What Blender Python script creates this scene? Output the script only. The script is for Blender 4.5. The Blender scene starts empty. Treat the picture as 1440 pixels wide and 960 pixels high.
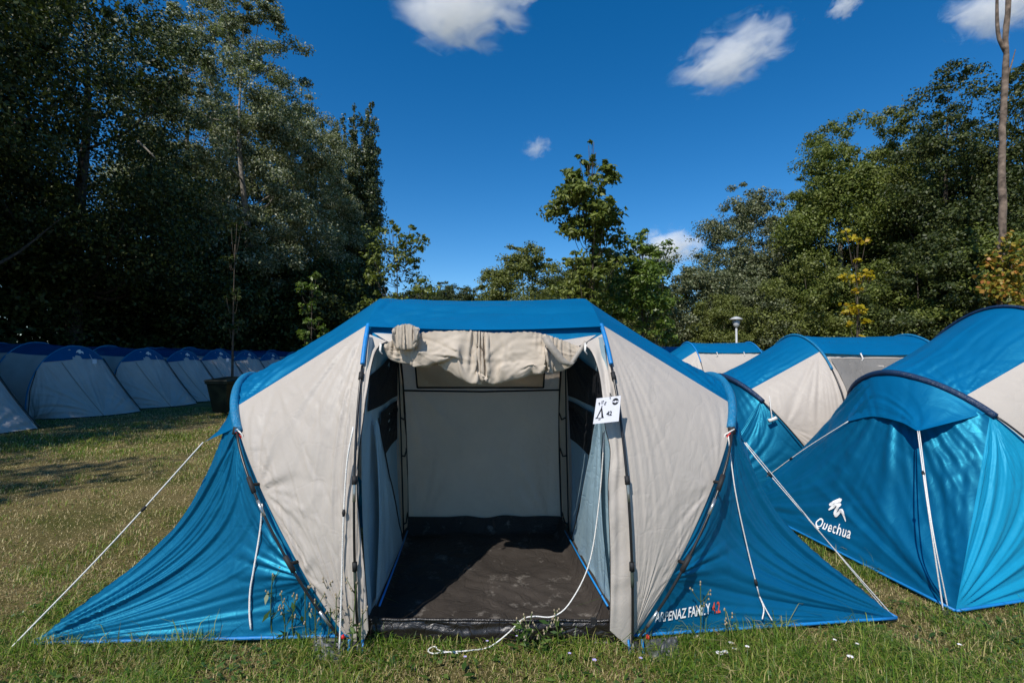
import bpy, bmesh, math, random
import numpy as np
from mathutils import Vector, Matrix
from mathutils.bvhtree import BVHTree

C = bpy.context.scene
COL = C.collection

# ------------------------------------------------------------------ camera
PITCH = math.radians(1.88)
EYE = 1.5
FPX = 700.0                                   # focal length in pixels of a 1440 px wide frame
cam = bpy.data.cameras.new("camera")
cam.sensor_width = 36.0
cam.lens = 36.0 * FPX / 1440.0
cam.clip_start = 0.05
cam.clip_end = 6000.0
cam_o = bpy.data.objects.new("camera", cam)
COL.objects.link(cam_o)
cam_o.location = (0, 0, EYE)
cam_o.rotation_euler = (math.radians(90) + PITCH, 0, 0)
C.camera = cam_o

# ------------------------------------------------------------------ light
SUN_EL = math.radians(49)
SUN_AZ = math.radians(30)                     # to the left of straight behind the camera
to_sun = Vector((-math.sin(SUN_AZ) * math.cos(SUN_EL), -math.cos(SUN_AZ) * math.cos(SUN_EL), math.sin(SUN_EL)))
sun = bpy.data.lights.new("sun", 'SUN')
sun.energy = 5.0
sun.angle = math.radians(0.53)
sun.color = (1.0, 0.955, 0.88)
sun_o = bpy.data.objects.new("sun", sun)
COL.objects.link(sun_o)
sun_o.rotation_euler = (-to_sun).to_track_quat('-Z', 'Y').to_euler()

world = bpy.data.worlds.new("World")
C.world = world
world.use_nodes = True
wn = world.node_tree
wn.nodes.clear()
w_out = wn.nodes.new('ShaderNodeOutputWorld')
w_bg = wn.nodes.new('ShaderNodeBackground')
w_sky = wn.nodes.new('ShaderNodeTexSky')
w_sky.sky_type = 'NISHITA'
w_sky.sun_disc = False
w_sky.sun_elevation = SUN_EL
w_sky.sun_rotation = math.radians(180) + SUN_AZ
w_sky.altitude = 400
w_sky.air_density = 0.9
w_sky.dust_density = 0.15
w_sky.ozone_density = 3.0
w_hsv = wn.nodes.new('ShaderNodeHueSaturation')
w_hsv.inputs['Saturation'].default_value = 1.38
w_bg.inputs['Strength'].default_value = 0.14
wn.links.new(w_sky.outputs[0], w_hsv.inputs['Color'])
wn.links.new(w_hsv.outputs[0], w_bg.inputs['Color'])
wn.links.new(w_bg.outputs[0], w_out.inputs[0])

C.view_settings.view_transform = 'Standard'
C.view_settings.look = 'None'
C.view_settings.exposure = 0.0
C.view_settings.gamma = 1.0
C.render.engine = 'CYCLES'
cy = C.cycles
cy.use_denoising = True
cy.max_bounces = 20
cy.diffuse_bounces = 3
cy.glossy_bounces = 2
cy.transmission_bounces = 4
cy.volume_bounces = 20
cy.transparent_max_bounces = 6
cy.caustics_reflective = False
cy.caustics_refractive = False
cy.volume_step_rate = 1.0
cy.volume_max_steps = 64

# ------------------------------------------------------------------ helpers
cP, sP = math.cos(PITCH), math.sin(PITCH)

def at(px, py, Y):
    """point at forward distance Y seen at a pixel of the 1440x960 photograph (for measuring)"""
    a = (px - 720) / FPX
    b = (480 - py) / FPX
    d = np.array([a, cP - b * sP, sP + b * cP])
    return d * (Y / d[1]) + np.array([0, 0, EYE])

def gnd(px, py, z=0.0):
    a = (px - 720) / FPX
    b = (480 - py) / FPX
    d = np.array([a, cP - b * sP, sP + b * cP])
    return d * ((z - EYE) / d[2]) + np.array([0, 0, EYE])

def tag(o, label=None, cat=None, group=None, kind=None):
    if label: o['label'] = label
    if cat: o['category'] = cat
    if group: o['group'] = group
    if kind: o['kind'] = kind
    return o

def thing(name, label, cat, loc=(0, 0, 0), rz=0.0, group=None):
    o = bpy.data.objects.new(name, None)
    o.empty_display_size = 0.1
    COL.objects.link(o)
    o.location = loc
    o.rotation_euler = (0, 0, rz)
    return tag(o, label, cat, group)

def root_of(o):
    while o.parent: o = o.parent
    return o

def make(name, v, f, mat, parent=None, smooth=True, local=False):
    """one mesh object; v in world coordinates unless local"""
    v = np.asarray(v, dtype=np.float64).reshape(-1, 3)
    if parent is not None and not local:
        v = v - np.array(root_of(parent).location)
    me = bpy.data.meshes.new(name)
    if isinstance(f, np.ndarray):
        nf, k = f.shape
        me.vertices.add(len(v)); me.vertices.foreach_set('co', v.astype(np.float32).ravel())
        me.loops.add(nf * k); me.loops.foreach_set('vertex_index', f.astype(np.int32).ravel())
        me.polygons.add(nf)
        me.polygons.foreach_set('loop_start', np.arange(0, nf * k, k, dtype=np.int32))
        me.update(calc_edges=True)
    else:
        me.from_pydata([tuple(p) for p in v], [], [tuple(q) for q in f])
        me.update()
    if smooth:
        me.polygons.foreach_set('use_smooth', np.ones(len(me.polygons), dtype=bool))
    if mat is not None: me.materials.append(mat)
    o = bpy.data.objects.new(name, me)
    COL.objects.link(o)
    if parent is not None: o.parent = parent
    return o

def spline(pts, n):
    """Catmull-Rom through pts, resampled evenly to n points"""
    p = np.asarray(pts, float)
    if len(p) == 2:
        t = np.linspace(0, 1, n)[:, None]
        return p[0] * (1 - t) + p[1] * t
    q = np.vstack([2 * p[0] - p[1], p, 2 * p[-1] - p[-2]])
    out = []
    t = np.linspace(0, 1, 24, endpoint=False)[:, None]
    for i in range(1, len(q) - 2):
        a, b, c, d = q[i - 1], q[i], q[i + 1], q[i + 2]
        out.append(0.5 * (2 * b + (c - a) * t + (2 * a - 5 * b + 4 * c - d) * t ** 2 + (3 * b - a - 3 * c + d) * t ** 3))
    out = np.vstack(out + [p[-1:]])
    return resample(out, n)

def resample(poly, n, t0=0.0, t1=1.0):
    s = np.concatenate([[0], np.cumsum(np.linalg.norm(np.diff(poly, axis=0), axis=1))])
    s /= s[-1]
    t = np.linspace(t0, t1, n)
    return np.stack([np.interp(t, s, poly[:, k]) for k in range(3)], axis=1)

def line(a, b, n):
    t = np.linspace(0, 1, n)[:, None]
    return np.asarray(a, float) * (1 - t) + np.asarray(b, float) * t

def grid_faces(nu, nv):
    i = np.arange(nu - 1)[:, None]; j = np.arange(nv - 1)[None, :]
    a = (i * nv + j).ravel()
    return np.stack([a, a + nv, a + nv + 1, a + 1], axis=1)

def coons(c0, c1, d0, d1):
    """c0,c1: (nu,3) at v=0,1;  d0,d1: (nv,3) at u=0,1"""
    nu, nv = len(c0), len(d0)
    u = np.linspace(0, 1, nu)[:, None, None]; v = np.linspace(0, 1, nv)[None, :, None]
    S = (1 - v) * c0[:, None] + v * c1[:, None] + (1 - u) * d0[None] + u * d1[None]
    S = S - ((1 - u) * (1 - v) * c0[0] + u * (1 - v) * c0[-1] + (1 - u) * v * c1[0] + u * v * c1[-1])
    return S

def grid_normals(S):
    du = np.gradient(S, axis=0); dv = np.gradient(S, axis=1)
    n = np.cross(du, dv)
    l = np.linalg.norm(n, axis=2, keepdims=True)
    return n / np.maximum(l, 1e-9)

def noise1(x, seed):
    r = np.random.RandomState(seed).uniform(-1, 1, 512)
    xi = np.floor(x).astype(int); xf = x - xi
    s = xf * xf * (3 - 2 * xf)
    return r[xi % 512] * (1 - s) + r[(xi + 1) % 512] * s

def noise2(x, y, seed):
    r = np.random.RandomState(seed).uniform(-1, 1, (256, 256))
    xi = np.floor(x).astype(int); yi = np.floor(y).astype(int)
    xf = x - xi; yf = y - yi
    sx = xf * xf * (3 - 2 * xf); sy = yf * yf * (3 - 2 * yf)
    g = lambda a, b: r[a % 256, b % 256]
    return (g(xi, yi) * (1 - sx) + g(xi + 1, yi) * sx) * (1 - sy) + (g(xi, yi + 1) * (1 - sx) + g(xi + 1, yi + 1) * sx) * sy

def noise1l(x, seed):
    r = np.random.RandomState(seed).uniform(-1, 1, 512)
    xi = np.floor(x).astype(int); xf = x - xi
    return r[xi % 512] * (1 - xf) + r[(xi + 1) % 512] * xf

def fanl(U, V, u0, v0, k, A, seed, r0=.05, r1=.9, asp=1.0):
    """like fan, with crisp creases"""
    du, dv = (U - u0) * asp, V - v0
    r = np.hypot(du, dv); th = np.arctan2(dv, du)
    w = np.clip(r / max(r0, 1e-3), 0, 1) * np.clip((r1 - r) / (r1 * .6), 0, 1)
    return A * w * (noise1l(th * k + 40 + .8 * noise1(r * 4, seed + 7), seed) + .4 * noise1l(th * k * 2.6 + 90, seed + 1))

def fan(U, V, u0, v0, k, A, seed, r0=0.05, r1=0.9, asp=1.0):
    """tension folds that radiate from one corner of a panel"""
    du, dv = (U - u0) * asp, V - v0
    r = np.hypot(du, dv); th = np.arctan2(dv, du)
    w = np.clip((r - r0 * .3) / max(r0, 1e-3), 0, 1) * np.clip((r1 - r) / (r1 * .7), 0, 1)
    n = noise1(th * k + 40, seed) + .5 * noise1(th * k * 2.3 + 90 + .6 * r, seed + 1)
    return A * w * n

def creases(U, V, n, A, seed, wid=0.012, asp=1.0, ang=None, spread=3.2, lmin=.08, lmax=.3):
    """short straight creases pressed into the cloth when it was packed"""
    rg = np.random.RandomState(seed)
    out = np.zeros_like(U)
    for _ in range(n):
        cu, cv = rg.uniform(.02, .98, 2)
        a = (ang if ang is not None else 0) + rg.uniform(-spread, spread) * .5
        L = rg.uniform(lmin, lmax); w = wid * rg.uniform(.5, 1.6)
        du, dv = (U - cu) * asp, V - cv
        p = du * math.cos(a) + dv * math.sin(a); q = -du * math.sin(a) + dv * math.cos(a)
        q = q + .06 * np.sin(p * 7 + cu * 9) * L
        g = np.exp(-np.abs(q) / w) * np.clip(1 - (p / L) ** 2, 0, 1)
        out += A * rg.choice([-1, 1]) * rg.uniform(.4, 1) * g
    return out

def edge_w(U, V, e=0.06):
    m = np.minimum(np.minimum(U, 1 - U), np.minimum(V, 1 - V))
    return np.clip(m / e, 0, 1)

def sheet(name, S, mat, parent, disp=None, bulge=0.0, e=0.05):
    """a cloth panel: grid S (nu,nv,3) pushed along its normal by disp(U,V)"""
    nu, nv = S.shape[:2]
    U, V = np.meshgrid(np.linspace(0, 1, nu), np.linspace(0, 1, nv), indexing='ij')
    N = grid_normals(S)
    d = np.zeros((nu, nv))
    if bulge: d += bulge * (4 * U * (1 - U)) * (4 * V * (1 - V))
    if disp is not None: d += disp(U, V) * edge_w(U, V, e)
    return make(name, (S + N * d[..., None]).reshape(-1, 3), grid_faces(nu, nv), mat, parent)

def tube_geo(path, r, seg=8):
    P = np.asarray(path, float); n = len(P)
    r = np.broadcast_to(np.asarray(r, float), (n,))
    T = np.gradient(P, axis=0); T /= np.maximum(np.linalg.norm(T, axis=1, keepdims=True), 1e-9)
    up = np.array([0, 0, 1.0]) if abs(T[0, 2]) < .9 else np.array([1.0, 0, 0])
    A = np.cross(T[0], up); A /= np.linalg.norm(A)
    v = []
    for i in range(n):
        A = A - T[i] * A.dot(T[i]); A /= max(np.linalg.norm(A), 1e-9)
        B = np.cross(T[i], A)
        for k in range(seg):
            a = 2 * math.pi * k / seg
            v.append(P[i] + r[i] * (math.cos(a) * A + math.sin(a) * B))
    f = []
    for i in range(n - 1):
        for k in range(seg):
            a = i * seg + k; b = i * seg + (k + 1) % seg
            f.append((a, b, b + seg, a + seg))
    f.append(tuple(range(seg - 1, -1, -1)))
    f.append(tuple((n - 1) * seg + k for k in range(seg)))
    return v, f

def join(geos):
    V, F = [], []
    for v, f in geos:
        o = len(V)
        V += [tuple(p) for p in v]
        F += [tuple(i + o for i in q) for q in f]
    return V, F

def tube(name, path, r, mat, parent, seg=8):
    v, f = tube_geo(path, r, seg)
    return make(name, v, f, mat, parent)

def box_geo(c, s, rz=0.0, taper=1.0):
    x, y, z = s[0] / 2, s[1] / 2, s[2] / 2
    cr, sr = math.cos(rz), math.sin(rz)
    v = []
    for dz, t in ((-z, 1.0), (z, taper)):
        for dx, dy in ((-x, -y), (x, -y), (x, y), (-x, y)):
            a, b = dx * t, dy * t
            v.append((c[0] + a * cr - b * sr, c[1] + a * sr + b * cr, c[2] + dz))
    return v, [(3, 2, 1, 0), (4, 5, 6, 7), (0, 1, 5, 4), (1, 2, 6, 5), (2, 3, 7, 6), (3, 0, 4, 7)]

def lathe_geo(c, prof, seg=16):
    v, f = [], []
    for r, z in prof:
        for k in range(seg):
            a = 2 * math.pi * k / seg
            v.append((c[0] + r * math.cos(a), c[1] + r * math.sin(a), c[2] + z))
    for i in range(len(prof) - 1):
        for k in range(seg):
            a = i * seg + k; b = i * seg + (k + 1) % seg
            f.append((a, b, b + seg, a + seg))
    f.append(tuple(range(seg - 1, -1, -1))); f.append(tuple((len(prof) - 1) * seg + k for k in range(seg)))
    return v, f

# ------------------------------------------------------------------ materials
def new_mat(name):
    m = bpy.data.materials.new(name); m.use_nodes = True
    nt = m.node_tree; nt.nodes.clear()
    out = nt.nodes.new('ShaderNodeOutputMaterial')
    return m, nt, out

def N(nt, kind, **kw):
    n = nt.nodes.new(kind)
    for k, v in kw.items():
        if k in n.inputs: n.inputs[k].default_value = v
        else: setattr(n, k, v)
    return n

def ramp(nt, fac, stops):
    r = nt.nodes.new('ShaderNodeValToRGB')
    e = r.color_ramp.elements
    while len(e) < len(stops): e.new(0.5)
    for q, (p, c) in zip(e, stops):
        q.position = p; q.color = (c[0], c[1], c[2], 1)
    nt.links.new(fac, r.inputs[0])
    return r.outputs[0]

def rgba(c): return (c[0], c[1], c[2], 1.0)

def cloth(name, col, trans=0.22, rough=0.45, spec=0.5, bump=0.25, var=0.12, tcol=None, crinkle=1.0, dirt=None, scale=1.0, stint=None, ior=1.5):
    m, nt, out = new_mat(name)
    tc = N(nt, 'ShaderNodeTexCoord')
    L = nt.links.new
    big = N(nt, 'ShaderNodeTexNoise', Scale=2.3 * scale, Detail=5.0, Roughness=0.6); L(tc.outputs['Object'], big.inputs['Vector'])
    c = ramp(nt, big.outputs['Fac'], [(0.3, [x * (1 - var) for x in col]), (0.7, [min(1, x * (1 + var)) for x in col])])
    if dirt:
        dn = N(nt, 'ShaderNodeTexNoise', Scale=7.0 * scale, Detail=8.0, Roughness=0.75); L(tc.outputs['Object'], dn.inputs['Vector'])
        f = ramp(nt, dn.outputs['Fac'], [(dirt[1], (0, 0, 0)), (dirt[1] + .12, (1, 1, 1))])
        mx = N(nt, 'ShaderNodeMixRGB'); L(f, mx.inputs[0]); L(c, mx.inputs[1]); mx.inputs[2].default_value = rgba(dirt[0]); c = mx.outputs[0]
    # fine crinkles: warped cells give sharp little fold lines
    wz = N(nt, 'ShaderNodeTexNoise', Scale=5.0 * scale, Detail=2.0); L(tc.outputs['Object'], wz.inputs['Vector'])
    av = N(nt, 'ShaderNodeVectorMath', operation='MULTIPLY_ADD'); L(wz.outputs['Color'], av.inputs[0]); av.inputs[1].default_value = (.35, .35, .35); L(tc.outputs['Object'], av.inputs[2])
    hs = []
    for k, (sc_, w_) in enumerate(((4.2, .06), (9.5, .05))):       # thin polygonal crease lines
        vo = N(nt, 'ShaderNodeTexVoronoi', Scale=sc_ * scale, feature='DISTANCE_TO_EDGE'); L(av.outputs[0], vo.inputs['Vector'])
        mr = N(nt, 'ShaderNodeMapRange', interpolation_type='SMOOTHSTEP'); L(vo.outputs['Distance'], mr.inputs[0]); mr.inputs[2].default_value = w_; mr.inputs[3].default_value = 0; mr.inputs[4].default_value = .32 if k == 0 else .16
        hs.append(mr.outputs[0])
    fn = N(nt, 'ShaderNodeTexNoise', Scale=8.0 * scale, Detail=8.0, Roughness=0.62, Distortion=1.2); L(tc.outputs['Object'], fn.inputs['Vector'])
    a1 = N(nt, 'ShaderNodeMath', operation='ADD'); L(hs[0], a1.inputs[0]); L(hs[1], a1.inputs[1])
    a2 = N(nt, 'ShaderNodeMath', operation='MULTIPLY_ADD'); L(fn.outputs['Fac'], a2.inputs[0]); a2.inputs[1].default_value = 1.3; L(a1.outputs[0], a2.inputs[2])
    bp = N(nt, 'ShaderNodeBump', Strength=bump, Distance=0.02 * crinkle); L(a2.outputs[0], bp.inputs['Height'])
    pr = N(nt, 'ShaderNodeBsdfPrincipled', Roughness=rough)
    pr.inputs['Specular IOR Level'].default_value = spec
    pr.inputs['IOR'].default_value = ior
    if stint: pr.inputs['Specular Tint'].default_value = rgba(stint)
    L(c, pr.inputs['Base Color']); L(bp.outputs[0], pr.inputs['Normal'])
    if trans > 0:
        tr = N(nt, 'ShaderNodeBsdfTranslucent')
        if tcol: tr.inputs['Color'].default_value = rgba(tcol)
        else: L(c, tr.inputs['Color'])
        L(bp.outputs[0], tr.inputs['Normal'])
        ms = N(nt, 'ShaderNodeMixShader'); ms.inputs[0].default_value = trans
        L(pr.outputs[0], ms.inputs[1]); L(tr.outputs[0], ms.inputs[2]); L(ms.outputs[0], out.inputs[0])
    else:
        L(pr.outputs[0], out.inputs[0])
    return m

def plain(name, col, rough=0.5, spec=0.4, metal=0.0, var=0.15, scale=20.0, bump=0.1):
    m, nt, out = new_mat(name)
    L = nt.links.new
    tc = N(nt, 'ShaderNodeTexCoord')
    no = N(nt, 'ShaderNodeTexNoise', Scale=scale, Detail=4.0); L(tc.outputs['Object'], no.inputs['Vector'])
    c = ramp(nt, no.outputs['Fac'], [(0.3, [x * (1 - var) for x in col]), (0.7, [min(1, x * (1 + var)) for x in col])])
    pr = N(nt, 'ShaderNodeBsdfPrincipled', Roughness=rough, Metallic=metal)
    pr.inputs['Specular IOR Level'].default_value = spec
    L(c, pr.inputs['Base Color'])
    if bump:
        bp = N(nt, 'ShaderNodeBump', Strength=bump, Distance=0.01); L(no.outputs['Fac'], bp.inputs['Height']); L(bp.outputs[0], pr.inputs['Normal'])
    L(pr.outputs[0], out.inputs[0])
    return m

def leaf_mat(name, stops, trans=0.3, rough=0.5, spec=0.35, ttint=(1.1, 1.25, 0.5)):
    """stops: colours spread over the leaves of one crown"""
    m, nt, out = new_mat(name)
    L = nt.links.new
    g = N(nt, 'ShaderNodeNewGeometry')
    c = ramp(nt, g.outputs['Random Per Island'], stops)
    pr = N(nt, 'ShaderNodeBsdfPrincipled', Roughness=rough); pr.inputs['Specular IOR Level'].default_value = spec
    L(c, pr.inputs['Base Color'])
    mu = N(nt, 'ShaderNodeMixRGB', blend_type='MULTIPLY'); mu.inputs[0].default_value = 1; L(c, mu.inputs[1]); mu.inputs[2].default_value = rgba(ttint)
    tr = N(nt, 'ShaderNodeBsdfTranslucent'); L(mu.outputs[0], tr.inputs['Color'])
    ms = N(nt, 'ShaderNodeMixShader'); ms.inputs[0].default_value = trans
    L(pr.outputs[0], ms.inputs[1]); L(tr.outputs[0], ms.inputs[2]); L(ms.outputs[0], out.inputs[0])
    return m

M = {}
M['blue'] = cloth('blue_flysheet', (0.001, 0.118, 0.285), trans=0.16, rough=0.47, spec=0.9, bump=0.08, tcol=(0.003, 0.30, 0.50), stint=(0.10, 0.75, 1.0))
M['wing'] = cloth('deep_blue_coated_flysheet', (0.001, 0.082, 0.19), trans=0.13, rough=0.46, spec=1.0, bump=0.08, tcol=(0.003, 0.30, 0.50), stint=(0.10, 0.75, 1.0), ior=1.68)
M['faded'] = cloth('sunlit_light_blue_flysheet', (0.008, 0.27, 0.46), trans=0.16, rough=0.5, spec=0.9, bump=0.08, tcol=(0.01, 0.36, 0.55), stint=(0.2, 0.75, 1.0))  # lighter copy of the blue cloth, sunlight on the wing put into its colour
M['beige'] = cloth('beige_flysheet', (0.57, 0.51, 0.45), trans=0.24, rough=0.5, spec=0.35, bump=0.11, var=0.05, dirt=((0.36, 0.32, 0.27), 0.66))
M['beige_in'] = cloth('beige_inner_wall', (0.80, 0.65, 0.50), trans=0.36, rough=0.6, spec=0.2, bump=0.25, var=0.06)
M['inner_blue'] = cloth('grey_blue_inner_tent', (0.35, 0.49, 0.56), trans=0.15, rough=0.55, spec=0.3, bump=0.2, var=0.06)
M['door'] = cloth('beige_door_cloth', (0.58, 0.495, 0.40), trans=0.16, rough=0.6, spec=0.25, bump=0.05, var=0.04)
M['mesh'] = cloth('black_mesh', (0.012, 0.013, 0.016), trans=0.0, rough=0.7, spec=0.2, bump=0.35, scale=2.0)
M['sleeve'] = cloth('teal_blue_pole_sleeve', (0.01, 0.20, 0.40), trans=0.1, rough=0.4, spec=0.5, bump=0.5, scale=3.0)
M['navy'] = cloth('navy_pole_sleeve', (0.006, 0.03, 0.085), trans=0.05, rough=0.45, spec=0.5, bump=0.4, scale=3.0)
M['bind'] = cloth('bright_blue_binding', (0.008, 0.19, 0.50), trans=0.0, rough=0.5, spec=0.4, bump=0.2)
M['floor'] = cloth('black_groundsheet', (0.042, 0.035, 0.030), trans=0.0, rough=0.7, spec=0.15, bump=0.5, var=0.35, dirt=((0.19, 0.17, 0.15), 0.57), scale=.9)
M['sill'] = cloth('black_sill', (0.014, 0.011, 0.010), trans=0.0, rough=0.33, spec=0.6, bump=0.55, var=0.3)
M['grey_beige'] = cloth('grey_beige_tunnel_cloth', (0.52, 0.475, 0.44), trans=0.12, rough=0.55, spec=0.3, bump=0.25, var=0.08)
M['cap_blue'] = cloth('deep_blue_roof_band', (0.002, 0.07, 0.20), trans=0.1, rough=0.5, spec=0.6, bump=0.2, stint=(0.1, 0.7, 1.0))
M['pole'] = plain('black_fibreglass', (0.012, 0.012, 0.013), rough=0.35, spec=0.5)
M['ferrule'] = plain('steel_ferrule', (0.42, 0.44, 0.44), rough=0.3, metal=0.8)
M['green_rod'] = plain('grey_green_rod', (0.06, 0.075, 0.06), rough=0.4)
M['black'] = plain('black_webbing', (0.015, 0.015, 0.016), rough=0.7)
M['rope'] = plain('white_cord', (0.74, 0.72, 0.68), rough=0.8, var=0.2, scale=200.0, bump=0.5)
M['red'] = plain('red_plastic', (0.55, 0.02, 0.02), rough=0.4)
M['clear'] = plain('grey_clear_plastic', (0.075, 0.078, 0.08), rough=0.45, spec=0.4, var=0.4, scale=9.0, bump=0.6)
M['paper'] = plain('white_card', (0.80, 0.79, 0.84), rough=0.45, var=0.02)
M['ink'] = plain('black_ink', (0.012, 0.012, 0.014), rough=0.6)
M['white_print'] = plain('white_print', (0.80, 0.80, 0.78), rough=0.5, var=0.03)
M['red_print'] = plain('red_print', (0.62, 0.07, 0.03), rough=0.5, var=0.05)
M['strap'] = plain('grey_strap', (0.33, 0.295, 0.255), rough=0.7, scale=60)
M['window'] = cloth('grey_window_mesh', (0.21, 0.20, 0.185), trans=0.15, rough=0.55, spec=0.3, bump=0.4)
M['bin'] = plain('dark_green_plastic', (0.003, 0.008, 0.005), rough=0.45, var=0.3)
M['lamp'] = plain('grey_lamp_paint', (0.42, 0.43, 0.44), rough=0.4, var=0.05)
M['bark'] = plain('brown_bark', (0.075, 0.058, 0.043), rough=0.9, var=0.5, scale=9.0, bump=0.8)
M['dead_bark'] = plain('brown_grey_dead_bark', (0.15, 0.112, 0.085), rough=0.95, var=0.75, scale=5.0, bump=1.0)
M['bark_pale'] = plain('pale_grey_bark', (0.22, 0.19, 0.155), rough=0.9, var=0.5, scale=5.0, bump=0.8)
# ------------------------------------------------------------------ ground
def ground_mat():
    m, nt, out = new_mat('lawn_soil_and_thatch')
    L = nt.links.new
    tc = N(nt, 'ShaderNodeTexCoord')
    n1 = N(nt, 'ShaderNodeTexNoise', Scale=0.9, Detail=6.0, Roughness=0.65); L(tc.outputs['Object'], n1.inputs['Vector'])
    n2 = N(nt, 'ShaderNodeTexNoise', Scale=38.0, Detail=8.0, Roughness=0.8); L(tc.outputs['Object'], n2.inputs['Vector'])
    a = ramp(nt, n1.outputs['Fac'], [(0.36, (0.11, 0.115, 0.032)), (0.52, (0.22, 0.175, 0.08)), (0.66, (0.30, 0.225, 0.12))])
    b = ramp(nt, n2.outputs['Fac'], [(0.35, (0.12, 0.11, 0.1)), (0.5, (0.8, 0.8, 0.72)), (0.7, (1.5, 1.4, 1.2))])
    mx = N(nt, 'ShaderNodeMixRGB', blend_type='MULTIPLY'); mx.inputs[0].default_value = 1; L(a, mx.inputs[1]); L(b, mx.inputs[2])
    bp = N(nt, 'ShaderNodeBump', Strength=0.9, Distance=0.03); L(n2.outputs['Fac'], bp.inputs['Height'])
    pr = N(nt, 'ShaderNodeBsdfPrincipled', Roughness=0.95); pr.inputs['Specular IOR Level'].default_value = 0.1
    L(mx.outputs[0], pr.inputs['Base Color']); L(bp.outputs[0], pr.inputs['Normal']); L(pr.outputs[0], out.inputs[0])
    return m
M['ground'] = ground_mat()
g = make('ground', [(-900, -700, 0), (900, -700, 0), (900, 1600, 0), (-900, 1600, 0)], [(0, 1, 2, 3)], M['ground'])
tag(g, 'dry mown lawn with worn straw patches', None, None, 'structure')

# ------------------------------------------------------------------ tents with two bedroom ends
IN = [(-.86, 0), (-.885, .35), (-.865, .8), (-.775, 1.2), (-.63, 1.5), (-.455, 1.71), (-.22, 1.86), (0, 1.91)]
IN = IN + [(-y, z) for y, z in IN[-2::-1]]
EN = [(-.83, 0), (-.825, .37), (-.735, .78), (-.57, 1.1), (-.32, 1.29), (0, 1.37)]
EN = EN + [(-y, z) for y, z in EN[-2::-1]]

def t_at(poly, zlocal, zs):
    i = int(np.argmax(poly[:, 2] >= zlocal * zs))
    s = np.concatenate([[0], np.cumsum(np.linalg.norm(np.diff(poly, axis=0), axis=1))])
    return s[i] / s[-1]

def osheet(name, S, mat, parent, out, disp=None, bulge=0.0, e=0.05):
    Nn = grid_normals(S).mean(axis=(0, 1))
    if Nn.dot(np.asarray(out, float)) < 0:
        d2 = (lambda U, V: -disp(U, V)) if disp is not None else None
        return sheet(name, S, mat, parent, d2, -bulge, e)
    return sheet(name, S, mat, parent, disp, bulge, e)

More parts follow.
